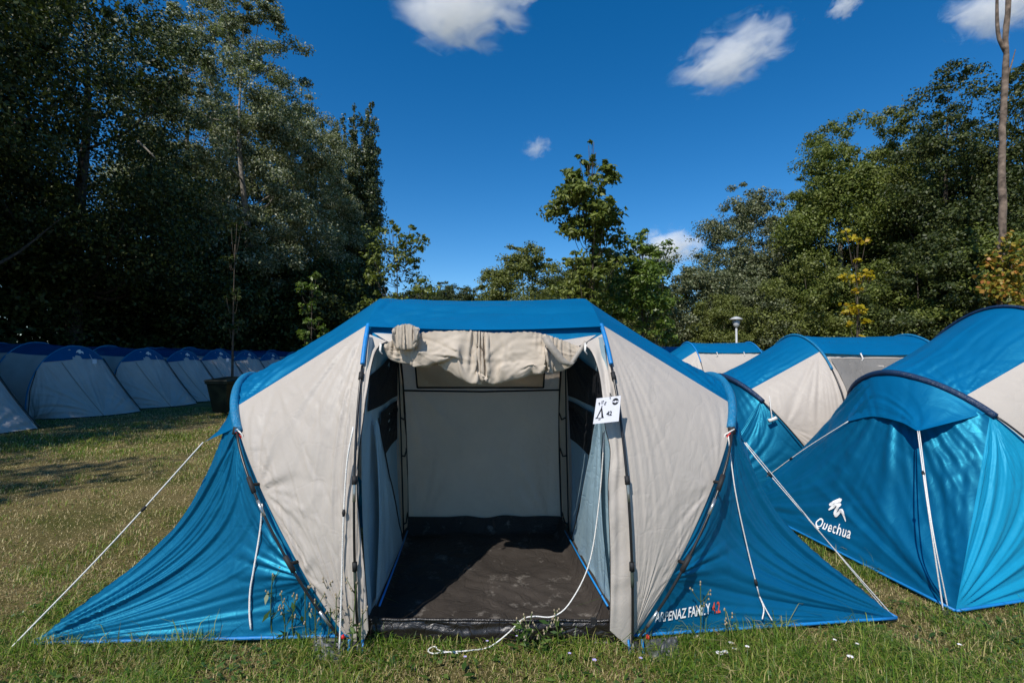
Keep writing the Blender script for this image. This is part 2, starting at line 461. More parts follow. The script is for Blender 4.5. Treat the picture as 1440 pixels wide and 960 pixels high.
def bedroom_tent(P):
    cx, cyy, sc = P['cx'], P['cy'], P.get('sc', 1.0)
    skew, lean = P.get('skew', 0.0), P.get('lean', 0.0)
    q = P.get('q', 1.0)                               # grid density
    seed = P.get('seed', 1)
    zs = P.get('zs', sc); sx = P.get('sx', sc)
    W = lambda x, y, z: np.array([cx + sx * (x + skew * y + lean * z), cyy + sc * y, zs * z])
    root = thing(P['name'], P['label'], 'tent', (cx, cyy, 0), 0, P.get('group'))
    n = lambda k: max(4, int(k * q))
    blue, beige = M['blue'], M['beige']
    inner, end, T = {}, {}, {}
    for s in (-1, 1):
        inner[s] = spline([W(s * .70, y, z) for y, z in IN], 160)
        e0, e1 = P.get('endx', {}).get(s, (.76, .625))
        end[s] = spline([W(s * (e0 + e1 * z), y, z) for y, z in EN], 160)
    ti = t_at(inner[-1], 1.69, zs); te = t_at(end[-1], 1.20, zs); th = t_at(end[-1], 1.09, zs)
    ts = t_at(inner[-1], 1.45, zs)
    P.update(W=W, root=root, inner=inner, end=end, ti=ti)
    # middle roof between the two tall arches
    na, nb = n(60), n(70)
    a0 = resample(inner[-1], na, ti, 1 - ti); a1 = resample(inner[1], na, ti, 1 - ti)
    lip = np.zeros((na, 3)); k = np.clip(1 - np.linspace(0, 1, na) / .1, 0, 1)
    lip[:, 1] = -.055 * sc * k; lip[:, 2] = -.02 * sc * k
    a0 = a0 + lip; a1 = a1 + lip
    S = coons(a0, a1, line(a0[0], a1[0], nb), line(a0[-1], a1[-1], nb))
    S[:, :, 2] -= (.02 * sc * np.sin(np.linspace(0, math.pi, nb)))[None]
    rd = lambda U, V: .006 * noise1(U * 26 + 1.6 * noise1(V * 2.3, seed + 3) + V * 1.5, seed) * np.clip(V * 6, 0, 1) + creases(U, V, int(26 * q), .004, seed + 8, .02, asp=1.0, ang=1.5, spread=1.2) + fan(U, V, 0, .0, 9, .008, seed + 5, .05, .7)
    osheet('roof', S, blue, root, (0, 0, 1), rd, 0, .03)
    P['front_edge'] = (a0[0], a1[0])
    pegs, tips = {}, {}
    for s in (-1, 1):
        out_side = (s, -.3, .3)
        nu, nv = n(70), n(80)
        # sloping blue roof of the bedroom
        A = resample(inner[s], nu, ti, 1 - ti); B = resample(end[s], nu, te, 1 - te)
        S = coons(A, B, line(A[0], B[0], nv), line(A[-1], B[-1], nv))
        S[:, :, 2] -= (.025 * sc * np.sin(np.linspace(0, math.pi, nv)))[None]
        dd = lambda U, V: .006 * noise1(U * 34 + noise1(V * 3, seed + 2) * 1.2, seed + 4 + s) * np.clip(V * 3, 0.15, 1) + creases(U, V, int(40 * q), .004, seed + 10 + s, .018, ang=1.2, spread=1.0) + fan(U, V, 0, 1, 10, .010, seed + 6, .05, .8)
        osheet('bedroom_roof', S, blue, root, (0, 0, 1), dd, 0, .03)
        # beige walls in front and behind
        for fr in (0, 1):
            pa = (0, ti) if fr == 0 else (1, 1 - ti); pb = (0, te) if fr == 0 else (1, 1 - te)
            A = resample(inner[s], n(96), *pa); B = resample(end[s], n(96), *pb)
            S = coons(A, B, line(A[0], B[0], nv), line(A[-1], B[-1], nv))
            if fr == 0:
                S[:, :, 2] += (.035 * sc * np.exp(-np.linspace(0, 1, n(96)) * 14))[:, None]
            wd = lambda U, V: P.get('wall_amp', {}).get(s, 1.0) * (fan(U, V, 1.02, -.02, 15, .009, seed + 21 + s, .10, 1.0) + fan(U, V, .62, 1.02, 9, .008, seed + 25 + s, .05, .45)
                               + fan(U, V, .28, 1.02, 8, .007, seed + 27 + s, .05, .4) + fan(U, V, -.02, .5, 9, .010, seed + 29, .05, .45)
                               + .002 * noise1((U * .8 + V * .6) * 17 + 3 * noise2(U * 3, V * 3, seed + 31), seed + 33 + s)
                               + creases(U, V, int(130 * q), .0035, seed + 35 + s, .007, ang=.9, spread=2.0))
            osheet('bedroom_wall', S, beige, root, (0, -1 if fr == 0 else 1, .2), wd, .008 * sc, .06)
        # triangular blue wings and the end wall, stretched to the pegs
        dp = {0: W(s * 2.38, -.83, .02), 1: W(s * 2.38, .83, .02)}
        pk = P.get('pegs', {})
        for fr in (0, 1): pegs[s, fr] = np.array(pk.get((s, fr), dp[fr]), float)
        dt = {0: W(s * 1.62, -.47, .99), 1: W(s * 1.62, .47, .99)}
        tk = P.get('tips', {})
        for fr in (0, 1): tips[s, fr] = np.array(tk.get((s, fr), dt[fr]), float)
        edge = {}
        for fr in (0, 1):
            wq = int((150 if q >= 1 and fr == 0 else 60) * min(1, q + .2))
            A = resample(end[s], wq, *((0, th) if fr == 0 else (1, 1 - th)))
            mid = (A[-1] + pegs[s, fr]) / 2; ctr = W(s * .9, 0, .15)
            kc = P.get('concave', 1.0)
            mid = mid + (ctr - mid) * .10 * kc
            mid[2] -= .03 * sc * kc
            edge[fr] = spline([pegs[s, fr], mid, A[-1]], wq)
            nv2 = wq
            foot = A[0] + np.array([0, 0, .06])
            A2 = A.copy(); A2[:, 2] += (.06 * np.exp(-np.linspace(0, 1, wq) * 14))
            S = coons(A2, edge[fr], line(foot, pegs[s, fr], nv2), np.repeat(A[-1:], nv2, axis=0))
            sm = P.get('wing_amp', {}).get(s, 1.0)
            fd = lambda U, V: (1 - (.9 * np.exp(-((U - .07) / .11) ** 2 - ((V - .2) / .24) ** 2) if s == 1 and q >= 1 else 0)) * sm * (fan(U, V, -.02, 1.03, 12, .026, seed + 41 + s, .10, 1.25) + fan(U, V, 1.0, .6, 7, .004, seed + 43 + s, .08, .8)
                               + fan(U, V, .3, -.02, 8, .014, seed + 45, .06, .5)) + creases(U, V, int(70 * q), .0022, seed + 47 + s, .010, ang=2.2, spread=2.6)
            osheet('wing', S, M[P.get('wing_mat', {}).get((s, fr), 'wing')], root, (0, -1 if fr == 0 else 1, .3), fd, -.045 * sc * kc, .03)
            if q > .4 and fr == 0:
                tube('hem', line(foot + [0, -.004, -.002], pegs[s, fr] + [0, -.004, 0], 12), .009, M['bind'], root, 6)
        B = resample(end[s], n(80), th, 1 - th)
        S = coons(line(pegs[s, 0], pegs[s, 1], n(80)), B, resample(edge[0], n(90)), resample(edge[1], n(90)))
        ed = lambda U, V: fan(U, V, .5, 1.05, 15, .012, seed + 51 + s, .15, 1.2) + fan(U, V, -.02, -.02, 14, .018, seed + 53, .06, .9) + fan(U, V, 1.02, -.02, 14, .018, seed + 55, .06, .9) + creases(U, V, int(200 * q), .0045, seed + 57 + s, .009, ang=1.4, spread=2.2, lmax=.22)
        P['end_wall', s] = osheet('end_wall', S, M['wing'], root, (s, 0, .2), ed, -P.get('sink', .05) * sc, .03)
        if q > .4: tube('hem', line(pegs[s, 0] + [s * .004, 0, 0], pegs[s, 1] + [s * .004, 0, 0], 12), .009, M['bind'], root, 6)
        # rain hood over the end wall
        H0 = spline([tips[s, 0], (tips[s, 0] * .68 + tips[s, 1] * .32) + np.array([-s * .05, 0, .045]) * sc, (tips[s, 0] * .3 + tips[s, 1] * .7) + np.array([-s * .05, 0, .06]) * sc, tips[s, 1]], n(60))
        B = resample(end[s], n(60), th, 1 - th) + np.array([s * .012, 0, .006])
        S = coons(B, H0, line(B[0], H0[0], n(36)), line(B[-1], H0[-1], n(36)))
        hd = lambda U, V: fan(U, V, .0, 1.0, 10, .008, seed + 61, .1, .9) + .004 * noise1(U * 22 + 2 * V, seed + 63) + creases(U, V, int(20 * q), .003, seed + 65, .02)
        osheet('rain_hood', S, blue, root, (s, 0, .6), hd, 0, .04)
        # arch sleeve and the free pole below it
        sl = resample(end[s], n(60), th * .97, 1 - th * .97)
        tube('arch_sleeve', sl + np.array([s * .006, 0, .008]), .026 * sc, M[P.get('end_sleeve', 'sleeve')], root, 10)
        for fr in (0, 1):
            if q < .4 and fr: continue
            yy = -1 if fr == 0 else 1
            pp = resample(end[s], 30, *((0, th) if fr == 0 else (1, 1 - th)))
            off = np.sin(np.linspace(0, 1, 30) * math.pi) ** .6 * .04
            pp = pp + np.stack([s * off * .5, yy * (off + .012), off * .2], 1)
            po = tube('arch_pole', pp, .0068, M['pole'], root, 8)
            if q > .8 and fr == 0:
                for tt in (.12, .62):
                    k2 = int(tt * 29)
                    tube('ferrule', pp[k2:k2 + 3], .0082, M['ferrule'], po, 8)
                for tt in (.38, .74):
                    k2 = int(tt * 29); c = pp[k2]; w = resample(end[s], 30, 0, th)[k2]
                    V2, F2 = join([tube_geo(line(c, w, 3), .009, 6), tube_geo(pp[k2 - 1:k2 + 2], .0125, 8)])
                    make('clip', V2, F2, M['black'], po)
        # tall arch: sleeve on top, free pole below
        spans = [(ts, 1 - ts)] if P.get('sleeve_over', True) else [(ts, ti * .985), (1 - ti * .985, 1 - ts)]
        for t0, t1 in spans:
            sl = resample(inner[s], n(70), t0, t1)
            nrm = np.zeros_like(sl); nrm[:, 1] = sl[:, 1] - cyy; nrm[:, 2] = sl[:, 2] * .6
            nrm /= np.linalg.norm(nrm, axis=1, keepdims=True)
            tube('arch_sleeve', sl + nrm * .012, .0135 * sc, M[P.get('mid_sleeve', 'bind')], root, 8)
        for fr in (0, 1):
            yy = -1 if fr == 0 else 1
            pp = resample(inner[s], 36, *((0, ts) if fr == 0 else (1, 1 - ts)))
            pp = pp + np.stack([np.zeros(36), yy * (.012 + .028 * np.sin(np.linspace(0, 1, 36) * math.pi)), np.zeros(36)], 1)
            if fr == 0 and q > .8: pp[0, 1] -= .03; pp[0, 2] -= .02
            po = tube('arch_pole', pp, .0072, M['pole'], root, 8)
            if q > .8 and fr == 0:
                for tt, mm in ((.25, 'green_rod'), (.54, 'ferrule')):
                    k2 = int(tt * 35); tube('ferrule', pp[k2:k2 + 4], .0088, M[mm], po, 8)
                for tt in (.33, .60, .985):
                    k2 = int(tt * 35)
                    tube('clip', pp[max(0, k2 - 1):k2 + 1], .0135, M['black'], po, 8)
    P['tips'], P['pegs'] = tips, pegs
    # rear wall of the living space
    A = resample(inner[-1], n(60), 1, 1 - ti); B = resample(inner[1], n(60), 1, 1 - ti)
    S = coons(A, B, line(A[0], B[0], n(60)), line(A[-1], B[-1], n(60)))
    bw = lambda U, V: .010 * noise1(V * 7 + 2 * noise1(U * 3, seed), seed + 71) * (.4 + U) + creases(U, V, int(60 * q), .004, seed + 73, .012) + fan(U, V, 0, .1, 8, .014, seed + 75, .05, .6) + fan(U, V, 0, .9, 8, .014, seed + 76, .05, .6) + fan(U, V, .75, .03, 9, .012, seed + 77, .05, .6)
    osheet('rear_wall', S, M['beige_in'], root, (0, 1, 0), bw, 0, .03)
    if not P.get('open'):
        A = resample(inner[-1], n(60), 0, ti); B = resample(inner[1], n(60), 0, ti)
        S = coons(A, B, line(A[0], B[0], n(60)), line(A[-1], B[-1], n(60)))
        fw = lambda U, V: fan(U, V, 1, .0, 10, .012, seed + 81, .08, .9) + fan(U, V, 1, 1, 10, .012, seed + 83, .08, .9) + .004 * noise1(V * 14 + U * 3, seed + 85) + creases(U, V, int(40 * q), .003, seed + 87, .01)
        S[:, :, 1] += (.045 * sc * np.clip((np.linspace(0, 1, S.shape[0]) - .7) / .3, 0, 1))[:, None]
        dp = osheet('door_panel', S, beige, root, (0, -1, 0), fw, .01, .03)
        if P.get('window'):
            i0, i1, j0, j1 = [int(x * (n(60) - 1)) for x in (.45, .975, .06, .94)]
            S2 = S[i0:i1, j0:j1] + np.array([0, -.022, 0])
            wo = osheet('window', S2, M['window'], root, (0, -1, 0), lambda U, V: fan(U, V, 1, 0, 8, .012, seed + 91, .1, .9) + fan(U, V, 0, 1, 8, .01, seed + 92, .1, .9), 0, .05)
            c = lambda i, j: S2[i, j]
            rim = [line(c(0, 0), c(0, -1), 8), line(c(-1, 0), c(-1, -1), 8), line(c(0, 0), c(-1, 0), 8), line(c(0, -1), c(-1, -1), 8)]
            V2, F2 = join([tube_geo(r, .007, 6) for r in rim]); make('window_frame', V2, F2, M['strap'], wo)
        for u in (.3, .72):
            a = a0[0] * (1 - u) + a1[0] * u
            tube('toggle_loop', [a + [0, -.01, 0], a + [.01, -.035, -.06], a + [-.01, -.03, -.10]], .007 * sc, M['rope'], root, 6)
    return root

def guy(parent, pts, r=.0032, toggle=None, n=24, name='guy_line', kind=None):
    p = spline(pts, n)
    o = tube(name, p, r, M['rope'], parent, 6)
    if toggle is not None:
        k = int(toggle * (n - 2))
        d = p[k + 1] - p[k]; d /= np.linalg.norm(d)
        tube('slider', [p[k] - d * .018, p[k], p[k] + d * .018], [.006, .010, .006], M['black' if kind is None else kind], o, 8)
    return o

def hit_px(panel, px, py, off=0.0):
    """where the line of sight measured in the photograph meets a panel"""
    me = panel.data; base = np.array(root_of(panel).location)
    pv = np.empty(len(me.vertices) * 3, dtype=np.float32); me.vertices.foreach_get('co', pv)
    bv = BVHTree.FromPolygons([Vector(p) for p in pv.reshape(-1, 3) + base], [tuple(p.vertices) for p in me.polygons])
    e = Vector((0, 0, EYE)); d = (Vector(at(px, py, 3.0)) - e).normalized()
    h = bv.ray_cast(e, d)
    h = h[0] if h[0] is not None else bv.find_nearest(Vector(at(px, py, 3.0)))[0]
    return np.array(h - d * off)

def conform(name, verts2d, faces, origin, ux, uy, panel, mat, parent, off=.006):
    """lay a flat print on a cloth panel"""
    me = panel.data; base = np.array(root_of(panel).location)
    pv = np.empty(len(me.vertices) * 3, dtype=np.float32); me.vertices.foreach_get('co', pv)
    pv = pv.reshape(-1, 3) + base
    bv = BVHTree.FromPolygons([Vector(p) for p in pv], [tuple(p.vertices) for p in me.polygons])
    ux, uy = np.asarray(ux, float), np.asarray(uy, float)
    nn = np.cross(ux, uy); nn /= np.linalg.norm(nn)
    out = []
    for x, y in verts2d:
        p = origin + ux * x + uy * y
        hit = bv.ray_cast(Vector(p + nn * 1.0), Vector(-nn), 2.0)
        h = np.array(hit[0]) if hit[0] is not None else np.array(bv.find_nearest(Vector(p))[0])
        out.append(h + nn * off)
    return make(name, out, faces, mat, parent, smooth=False)

def text_geo(txt, sx=1.0, bold=0.0, cuts=1, space=1.0):
    cu = bpy.data.curves.new('lettering', 'FONT'); cu.body = txt; cu.size = 1.0; cu.offset = bold; cu.resolution_u = 3; cu.space_character = space
    o = bpy.data.objects.new('lettering', cu); COL.objects.link(o)
    bpy.context.view_layer.update()
    me = bpy.data.meshes.new_from_object(o.evaluated_get(bpy.context.evaluated_depsgraph_get()))
    bpy.data.objects.remove(o); bpy.data.curves.remove(cu)
    bm = bmesh.new(); bm.from_mesh(me)
    bmesh.ops.remove_doubles(bm, verts=bm.verts, dist=1e-4)
    bmesh.ops.triangulate(bm, faces=bm.faces)
    for _ in range(cuts):
        bmesh.ops.subdivide_edges(bm, edges=[e for e in bm.edges if e.calc_length() > .12], cuts=1)
        bmesh.ops.triangulate(bm, faces=bm.faces)
    v = [(p.co.x * sx, p.co.y) for p in bm.verts]; f = [tuple(p.index for p in q.verts) for q in bm.faces]
    bm.verts.ensure_lookup_table(); bm.free(); bpy.data.meshes.remove(me)
    return v, f

def poly_geo(pts, cuts=2):
    bm = bmesh.new()
    bm.faces.new([bm.verts.new((x, y, 0)) for x, y in pts])
    bmesh.ops.triangulate(bm, faces=bm.faces)
    for _ in range(cuts):
        bmesh.ops.subdivide_edges(bm, edges=bm.edges[:], cuts=1); bmesh.ops.triangulate(bm, faces=bm.faces)
    bm.verts.index_update()
    v = [(p.co.x, p.co.y) for p in bm.verts]; f = [tuple(p.index for p in q.verts) for q in bm.faces]
    bm.free()
    return v, f

# mountain mark (a jagged ridge) in its own little frame
RIDGE = [([(.02, .42), (.30, .72), (.60, .98)], .24), ([(.06, .16), (.34, .42), (.60, .60), (.72, .58), (.52, .22), (.50, .05), (.60, .04), (.90, .30), (1.02, .24), (1.22, -.12)], .17)]
def stroke_geo(pts, w, n=40):
    p = spline([(x, y, 0) for x, y in pts], n)[:, :2]
    d = np.gradient(p, axis=0); d /= np.maximum(np.linalg.norm(d, axis=1, keepdims=True), 1e-9)
    m = np.stack([-d[:, 1], d[:, 0]], 1)
    ww = w * np.clip(np.minimum(np.linspace(.35, 6, n), np.linspace(6, .2, n)), .1, 1)[:, None] / 2
    v = np.stack([p - m * ww, p, p + m * ww], 1).reshape(-1, 2)
    return [tuple(q) for q in v], [tuple(q) for q in grid_faces(n, 3)]

# ---- the open tent in front
MAIN = dict(name='family_tent', label='open blue and beige family tent in front with its doorway rolled up', cx=-.157, cy=3.47,
            skew=-.085, lean=-.028, open=True, seed=11, group='family tents on the lawn',
            pegs={(-1, 0): (-2.49, 2.64, .02), (1, 0): (2.175, 2.87, .03), (-1, 1): (-2.55, 4.35, .02), (1, 1): (2.0, 4.4, .02)},
            tips={(-1, 0): (-1.85, 3.0, .995), (-1, 1): (-1.95, 3.95, 1.0), (1, 0): (1.40, 3.02, .99), (1, 1): (1.3, 3.95, 1.0)},
            wing_amp={-1: 1.0, 1: .6}, wall_amp={-1: 1.3, 1: .5}, sleeve_over=False, endx={1: (.70, .64)})
tent = bedroom_tent(MAIN)
W = MAIN['W']

def yprof(z):
    zz = [p[1] for p in IN[:8]]; yy = [p[0] for p in IN[:8]]
    return float(np.interp(z, zz, yy))

def on_front(px, py, off=0.0):
    Y = 2.7
    for _ in range(12):
        p = at(px, py, Y); Y = MAIN['cy'] + yprof(p[2]) + off
    return at(px, py, Y)

# shaded blue valance under the lip of the roof, then the beige door surround
ia, ib = MAIN['inner'][-1], MAIN['inner'][1]
tz = lambda z: t_at(ia, z, 1.0)
A = resample(ia, 10, tz(1.70), tz(1.58)); B = resample(ib, 10, tz(1.70), tz(1.58))
S = coons(A, B, line(A[0], B[0], 50), line(A[-1], B[-1], 50)) + np.array([0, .03, 0])
osheet('front_valance', S, M['blue'], tent, (0, -1, 0), lambda U, V: .004 * noise1(V * 20, 5), 0, .02)
n = 60
polel = resample(ia, n, 0, tz(1.645)) + np.array([0, -.004, 0])
inl = spline([on_front(*p) for p in [(519, 884), (517, 850), (513, 800), (507, 740), (503, 690), (505, 640), (511, 590), (516, 555), (523, 512), (532, 488), (545, 480)]], n)
poler = resample(ib, n, 0, tz(1.64)) + np.array([0, -.004, 0])
inr = spline([on_front(*p) for p in [(857, 884), (858, 850), (858, 780), (856, 720), (855, 680), (858, 633), (851, 600), (847, 557), (842, 523), (832, 495), (820, 484)]], n)
sd = lambda U, V: .010 * noise1(U * 9, 77) * np.sin(V * 3.1) + .006 * noise1(U * 26 + V * 2, 78) + .006 * noise1(V * 4 + U * 3, 79)
S = coons(polel, inl, line(polel[0], inl[0], 14), line(polel[-1], inl[-1], 14)); S[:, :, 1] -= np.linspace(0, .012, 14)[None]
osheet('door_surround', S, M['beige'], tent, (0, -1, 0), sd, 0, .08)
S = coons(poler, inr, line(poler[0], inr[0], 14), line(poler[-1], inr[-1], 14)); S[:, :, 1] -= np.linspace(0, .012, 14)[None]
osheet('door_surround', S, M['beige'], tent, (0, -1, 0), sd, 0, .08)
A = spline([on_front(*p) for p in [(526, 468), (600, 472), (700, 476), (770, 480), (838, 471)]], 60)
B = spline([on_front(*p) for p in [(545, 480), (580, 492), (680, 497), (780, 496), (820, 484)]], 60)
S = coons(A, B, line(A[0], B[0], 10), line(A[-1], B[-1], 10)) + np.array([0, -.006, 0])
osheet('door_header', S, M['beige'], tent, (0, -1, 0), lambda U, V: .006 * noise1(U * 22, 31), 0, .05)
for c, mm in ((inl, 0), (inr, 0)):
    tube('zip', c + np.array([0, -.008, 0]), .0035, M['black'], tent, 6)

# rolled-up door: a crumpled sheet folded over and hanging in a sag
def hang_cloth(name, top, hang, height, full, seed, mat, nu=150, nv=64, steps=700, gather=.03, back=.05, holds=()):
    """a sheet folded up behind itself: both long edges are held along the top line and the bag between sags and buckles"""
    rg = np.random.RandomState(seed)
    u = np.linspace(0, 1, nu); ug = u + gather * np.sin(u * 17 + 1) * np.sin(u * math.pi) + gather * .6 * noise1(u * 9, seed) * np.sin(u * math.pi)
    base = resample(np.asarray(top), 400)
    T = np.stack([np.interp(ug, np.linspace(0, 1, 400), base[:, k]) for k in range(3)], 1)
    span = np.linalg.norm(np.diff(base, axis=0), axis=1).sum()
    hg = np.interp(u, [h[0] for h in hang], [h[1] for h in hang])
    v = np.linspace(0, 1, nv); X = np.zeros((nu, nv, 3))
    ang = v * math.pi
    X[:] = T[:, None]
    X[:, :, 2] -= hg[:, None] * np.sin(ang)[None] ** .8
    X[:, :, 1] += (back * v - .03 * np.sin(ang * 2).clip(0))[None]
    X += rg.normal(size=X.shape) * .002
    n0 = noise2(np.repeat(u[:, None], nv, 1) * 14 + 3, np.repeat(v[None], nu, 0) * 5 + 3, seed)
    X[:, :, 1] += .012 * n0 * np.sin(ang)[None]
    du = span * full / (nu - 1); dvc = (hg * 2.0 * height * (1 + .10 * noise1(u * 11, seed + 2)) + .02) / (nv - 1)
    pin = np.zeros((nu, nv), bool); pin[:, 0] = pin[:, -1] = True; pin[0] = pin[-1] = True
    for (hu, hv, dz, dy, ru, rv) in holds:                     # where straps and twists lift the bag
        m = (np.abs(u[:, None] - hu) < ru) & (np.abs(v[None] - hv) < rv)
        X[m] += np.array([0, dy, dz]); pin |= m
    inv = (~pin).astype(float); P0 = X.copy(); V = X.copy()
    dv = np.repeat(dvc[:, None], nv, 1)
    cons = []
    def add(ai, bi, rest, k): cons.append((ai, bi, rest, k))
    S = slice
    for p in (0, 1):
        add((S(p, nu - 1, 2), S(None)), (S(p + 1, nu, 2), S(None)), du, 1.0)
        add((S(None), S(p, nv - 1, 2)), (S(None), S(p + 1, nv, 2)), dv[:, p:nv - 1:2], 1.0)
        add((S(p, nu - 1, 2), S(0, nv - 1)), (S(p + 1, nu, 2), S(1, nv)), np.hypot(du, dv[p:nu - 1:2, :nv - 1]), .35)
        add((S(p, nu - 1, 2), S(1, nv)), (S(p + 1, nu, 2), S(0, nv - 1)), np.hypot(du, dv[p:nu - 1:2, :nv - 1]), .35)
    for p in range(4):
        if len(range(p, nu - 2, 4)): add((S(p, nu - 2, 4), S(None)), (S(p + 2, nu, 4), S(None)), 2 * du, .03)
        add((S(None), S(p, nv - 2, 4)), (S(None), S(p + 2, nv, 4)), 2 * dv[:, p:nv - 2:4], .03)
    h = nv // 2
    for it in range(steps):
        vel = (X - V) * .93; V = X.copy()
        X = X + vel * inv[..., None]; X[:, :, 2] -= .00016 * inv
        for ai, bi, rest, k in cons:
            A, B = X[ai], X[bi]; m = min(A.shape[0], B.shape[0]); n_ = min(A.shape[1], B.shape[1])
            A, B = A[:m, :n_], B[:m, :n_]
            wa, wb = inv[ai][:m, :n_], inv[bi][:m, :n_]
            r_ = rest if np.isscalar(rest) else np.asarray(rest)[:m, :n_]
            d = B - A; L = np.linalg.norm(d, axis=2); w = wa + wb
            c = np.where(w > 0, k * (L - r_) / np.maximum(L, 1e-9) / np.maximum(w, 1e-9), 0)[..., None] * d
            A += c * wa[..., None]; B -= c * wb[..., None]
        fr, bk = X[:, :h], X[:, nv - h:][:, ::-1]                # the front layer stays in front of the back one
        gap = fr[:, :, 1] + .006 - bk[:, :, 1]; push = np.clip(gap, 0, None) * .5
        fr[:, :, 1] -= push * inv[:, :h]; bk[:, :, 1] += push * inv[:, nv - h:][:, ::-1]
    X[pin] = P0[pin]
    U2, V2 = np.meshgrid(u, v, indexing='ij')
    dsp = creases(U2, V2, int(nu * 2.2), .0062, seed + 5, .008, asp=2.2, ang=.6, spread=3.1, lmin=.06, lmax=.28)
    X = X + grid_normals(X) * (dsp * edge_w(U2, V2, .04))[..., None]
    return make(name, X.reshape(-1, 3), grid_faces(nu, nv), mat, tent)
tl = spline([at(x, y, 2.84) for x, y in [(541, 484), (562, 474), (600, 467), (650, 465), (700, 468), (752, 467), (790, 478), (815, 487)]], 200)
hang_cloth('rolled_door', tl, [(0, .03), (.1, .08), (.22, .14), (.4, .235), (.52, .25), (.66, .235), (.8, .17), (.9, .11), (1, .04)], .98, 1.42, 5, M['door'], gather=.045, holds=[(.34, .20, .012, -.02, .006, .03), (.335, .34, .05, -.015, .005, .02), (.56, .22, .015, -.015, .006, .02), (.62, .36, .01, -.02, .005, .015), (.80, .28, .045, -.03, .005, .02), (.45, .40, -.01, -.02, .006, .012), (.22, .30, .012, -.01, .005, .015), (.72, .40, .015, -.015, .005, .012), (.28, .5, .02, .0, .004, .012), (.52, .5, .012, .0, .004, .012)])
tl = spline([at(x, y, 2.78) for x, y in [(552, 462), (562, 457), (576, 456), (588, 461)]], 60)
hang_cloth('door_bundle', tl, [(0, .06), (.3, .11), (.6, .12), (1, .06)], 1.0, 1.5, 9, M['door'], 50, 40, 400, .05, .04)
def ribbon(name, pts, w, mat, parent, dirw=(0, 0, 1), n=30):
    p = spline(pts, n); d = np.asarray(dirw, float)
    S = np.stack([p - d * w / 2, p + d * w / 2], 1)
    Nn = grid_normals(S)
    V = np.concatenate([(S - Nn * .0015), (S + Nn * .0015)[:, ::-1]], 1)
    V = np.concatenate([V, V[:, :1]], 1)
    return make(name, V.reshape(-1, 3), grid_faces(n, 5), mat, parent)
ribbon('door_strap', [at(766, 473, 2.79), at(775, 487, 2.765), at(792, 508, 2.77), at(803, 512, 2.78)], .05, M['strap'], tent, (.75, 0, .35))
ribbon('door_strap', [at(803, 512, 2.781), at(812, 498, 2.79), at(824, 480, 2.82)], .03, M['strap'], tent, (-.7, 0, .3))
ribbon('door_strap', [at(585, 462, 2.77), at(586, 476, 2.77), at(580, 486, 2.80)], .03, M['strap'], tent, (1, 0, 0))
for px in (535, 823):
    tube('toggle_loop', [at(px, 482, 2.78), at(px - 1, 492, 2.77), at(px + 3, 499, 2.77), at(px, 494, 2.765), at(px + 1, 484, 2.77)], .004, M['rope'], tent, 6)

# groundsheet with raised edges and a front sill
nx, ny = 80, 80
xs = np.linspace(-.69, .64, nx); ys = np.linspace(-.775, .84, ny)
S = np.array([[W(x, y, .02) for y in ys] for x in xs])
X, Yy = np.meshgrid(xs, ys, indexing='ij')
fl = .010 * noise2(X * 5 + 9, Yy * 5 + 9, 3) + .008 * noise1((X * .8 + Yy) * 11 + 2 * noise2(X * 3, Yy * 3, 4), 6) + .004 * noise2(X * 17, Yy * 17, 5)
wall = np.maximum(np.clip((np.abs(X + .025) - .60) / .065, 0, 1), np.clip((Yy - .78) / .06, 0, 1))
S[:, :, 2] += fl * (1 - wall) + wall ** 1.5 * (.125 + .012 * noise2(X * 6, Yy * 6, 8))
make('groundsheet', S.reshape(-1, 3), grid_faces(nx, ny), M['floor'], tent)
A = line(W(-.685, -.79, .118), W(.625, -.79, .112), 90); B = line(W(-.685, -.80, -.02), W(.63, -.80, -.02), 90)
S = coons(A, B, line(A[0], B[0], 16), line(A[-1], B[-1], 16))
si = osheet('door_sill', S, M['sill'], tent, (0, -1, 0), lambda U, V: .010 * noise1(V * 5 + 1.5 * noise1(U * 5, 3), 4) + .004 * noise1(U * 30 + V * 3, 5), .006, .02)
tube('sill_hem', A + np.array([0, -.004, .002]) + np.stack([np.zeros(90), np.zeros(90), .003 * noise1(np.linspace(0, 14, 90), 5)], 1), .0085, M['sill'], si, 8)
A2 = A + np.array([0, .006, 0]); B2 = line(W(-.685, -.74, .02), W(.625, -.74, .02), 90)
osheet('sill_back', coons(A2, B2, line(A2[0], B2[0], 6), line(A2[-1], B2[-1], 6)), M['floor'], si, (0, 1, 0), None)
for u in (.045, .93):
    c = A[int(u * 89)]; V2, F2 = join([box_geo(c + [0, -.012, .006], (.03, .012, .03))]); make('buckle', V2, F2, M['black'], si, smooth=False)

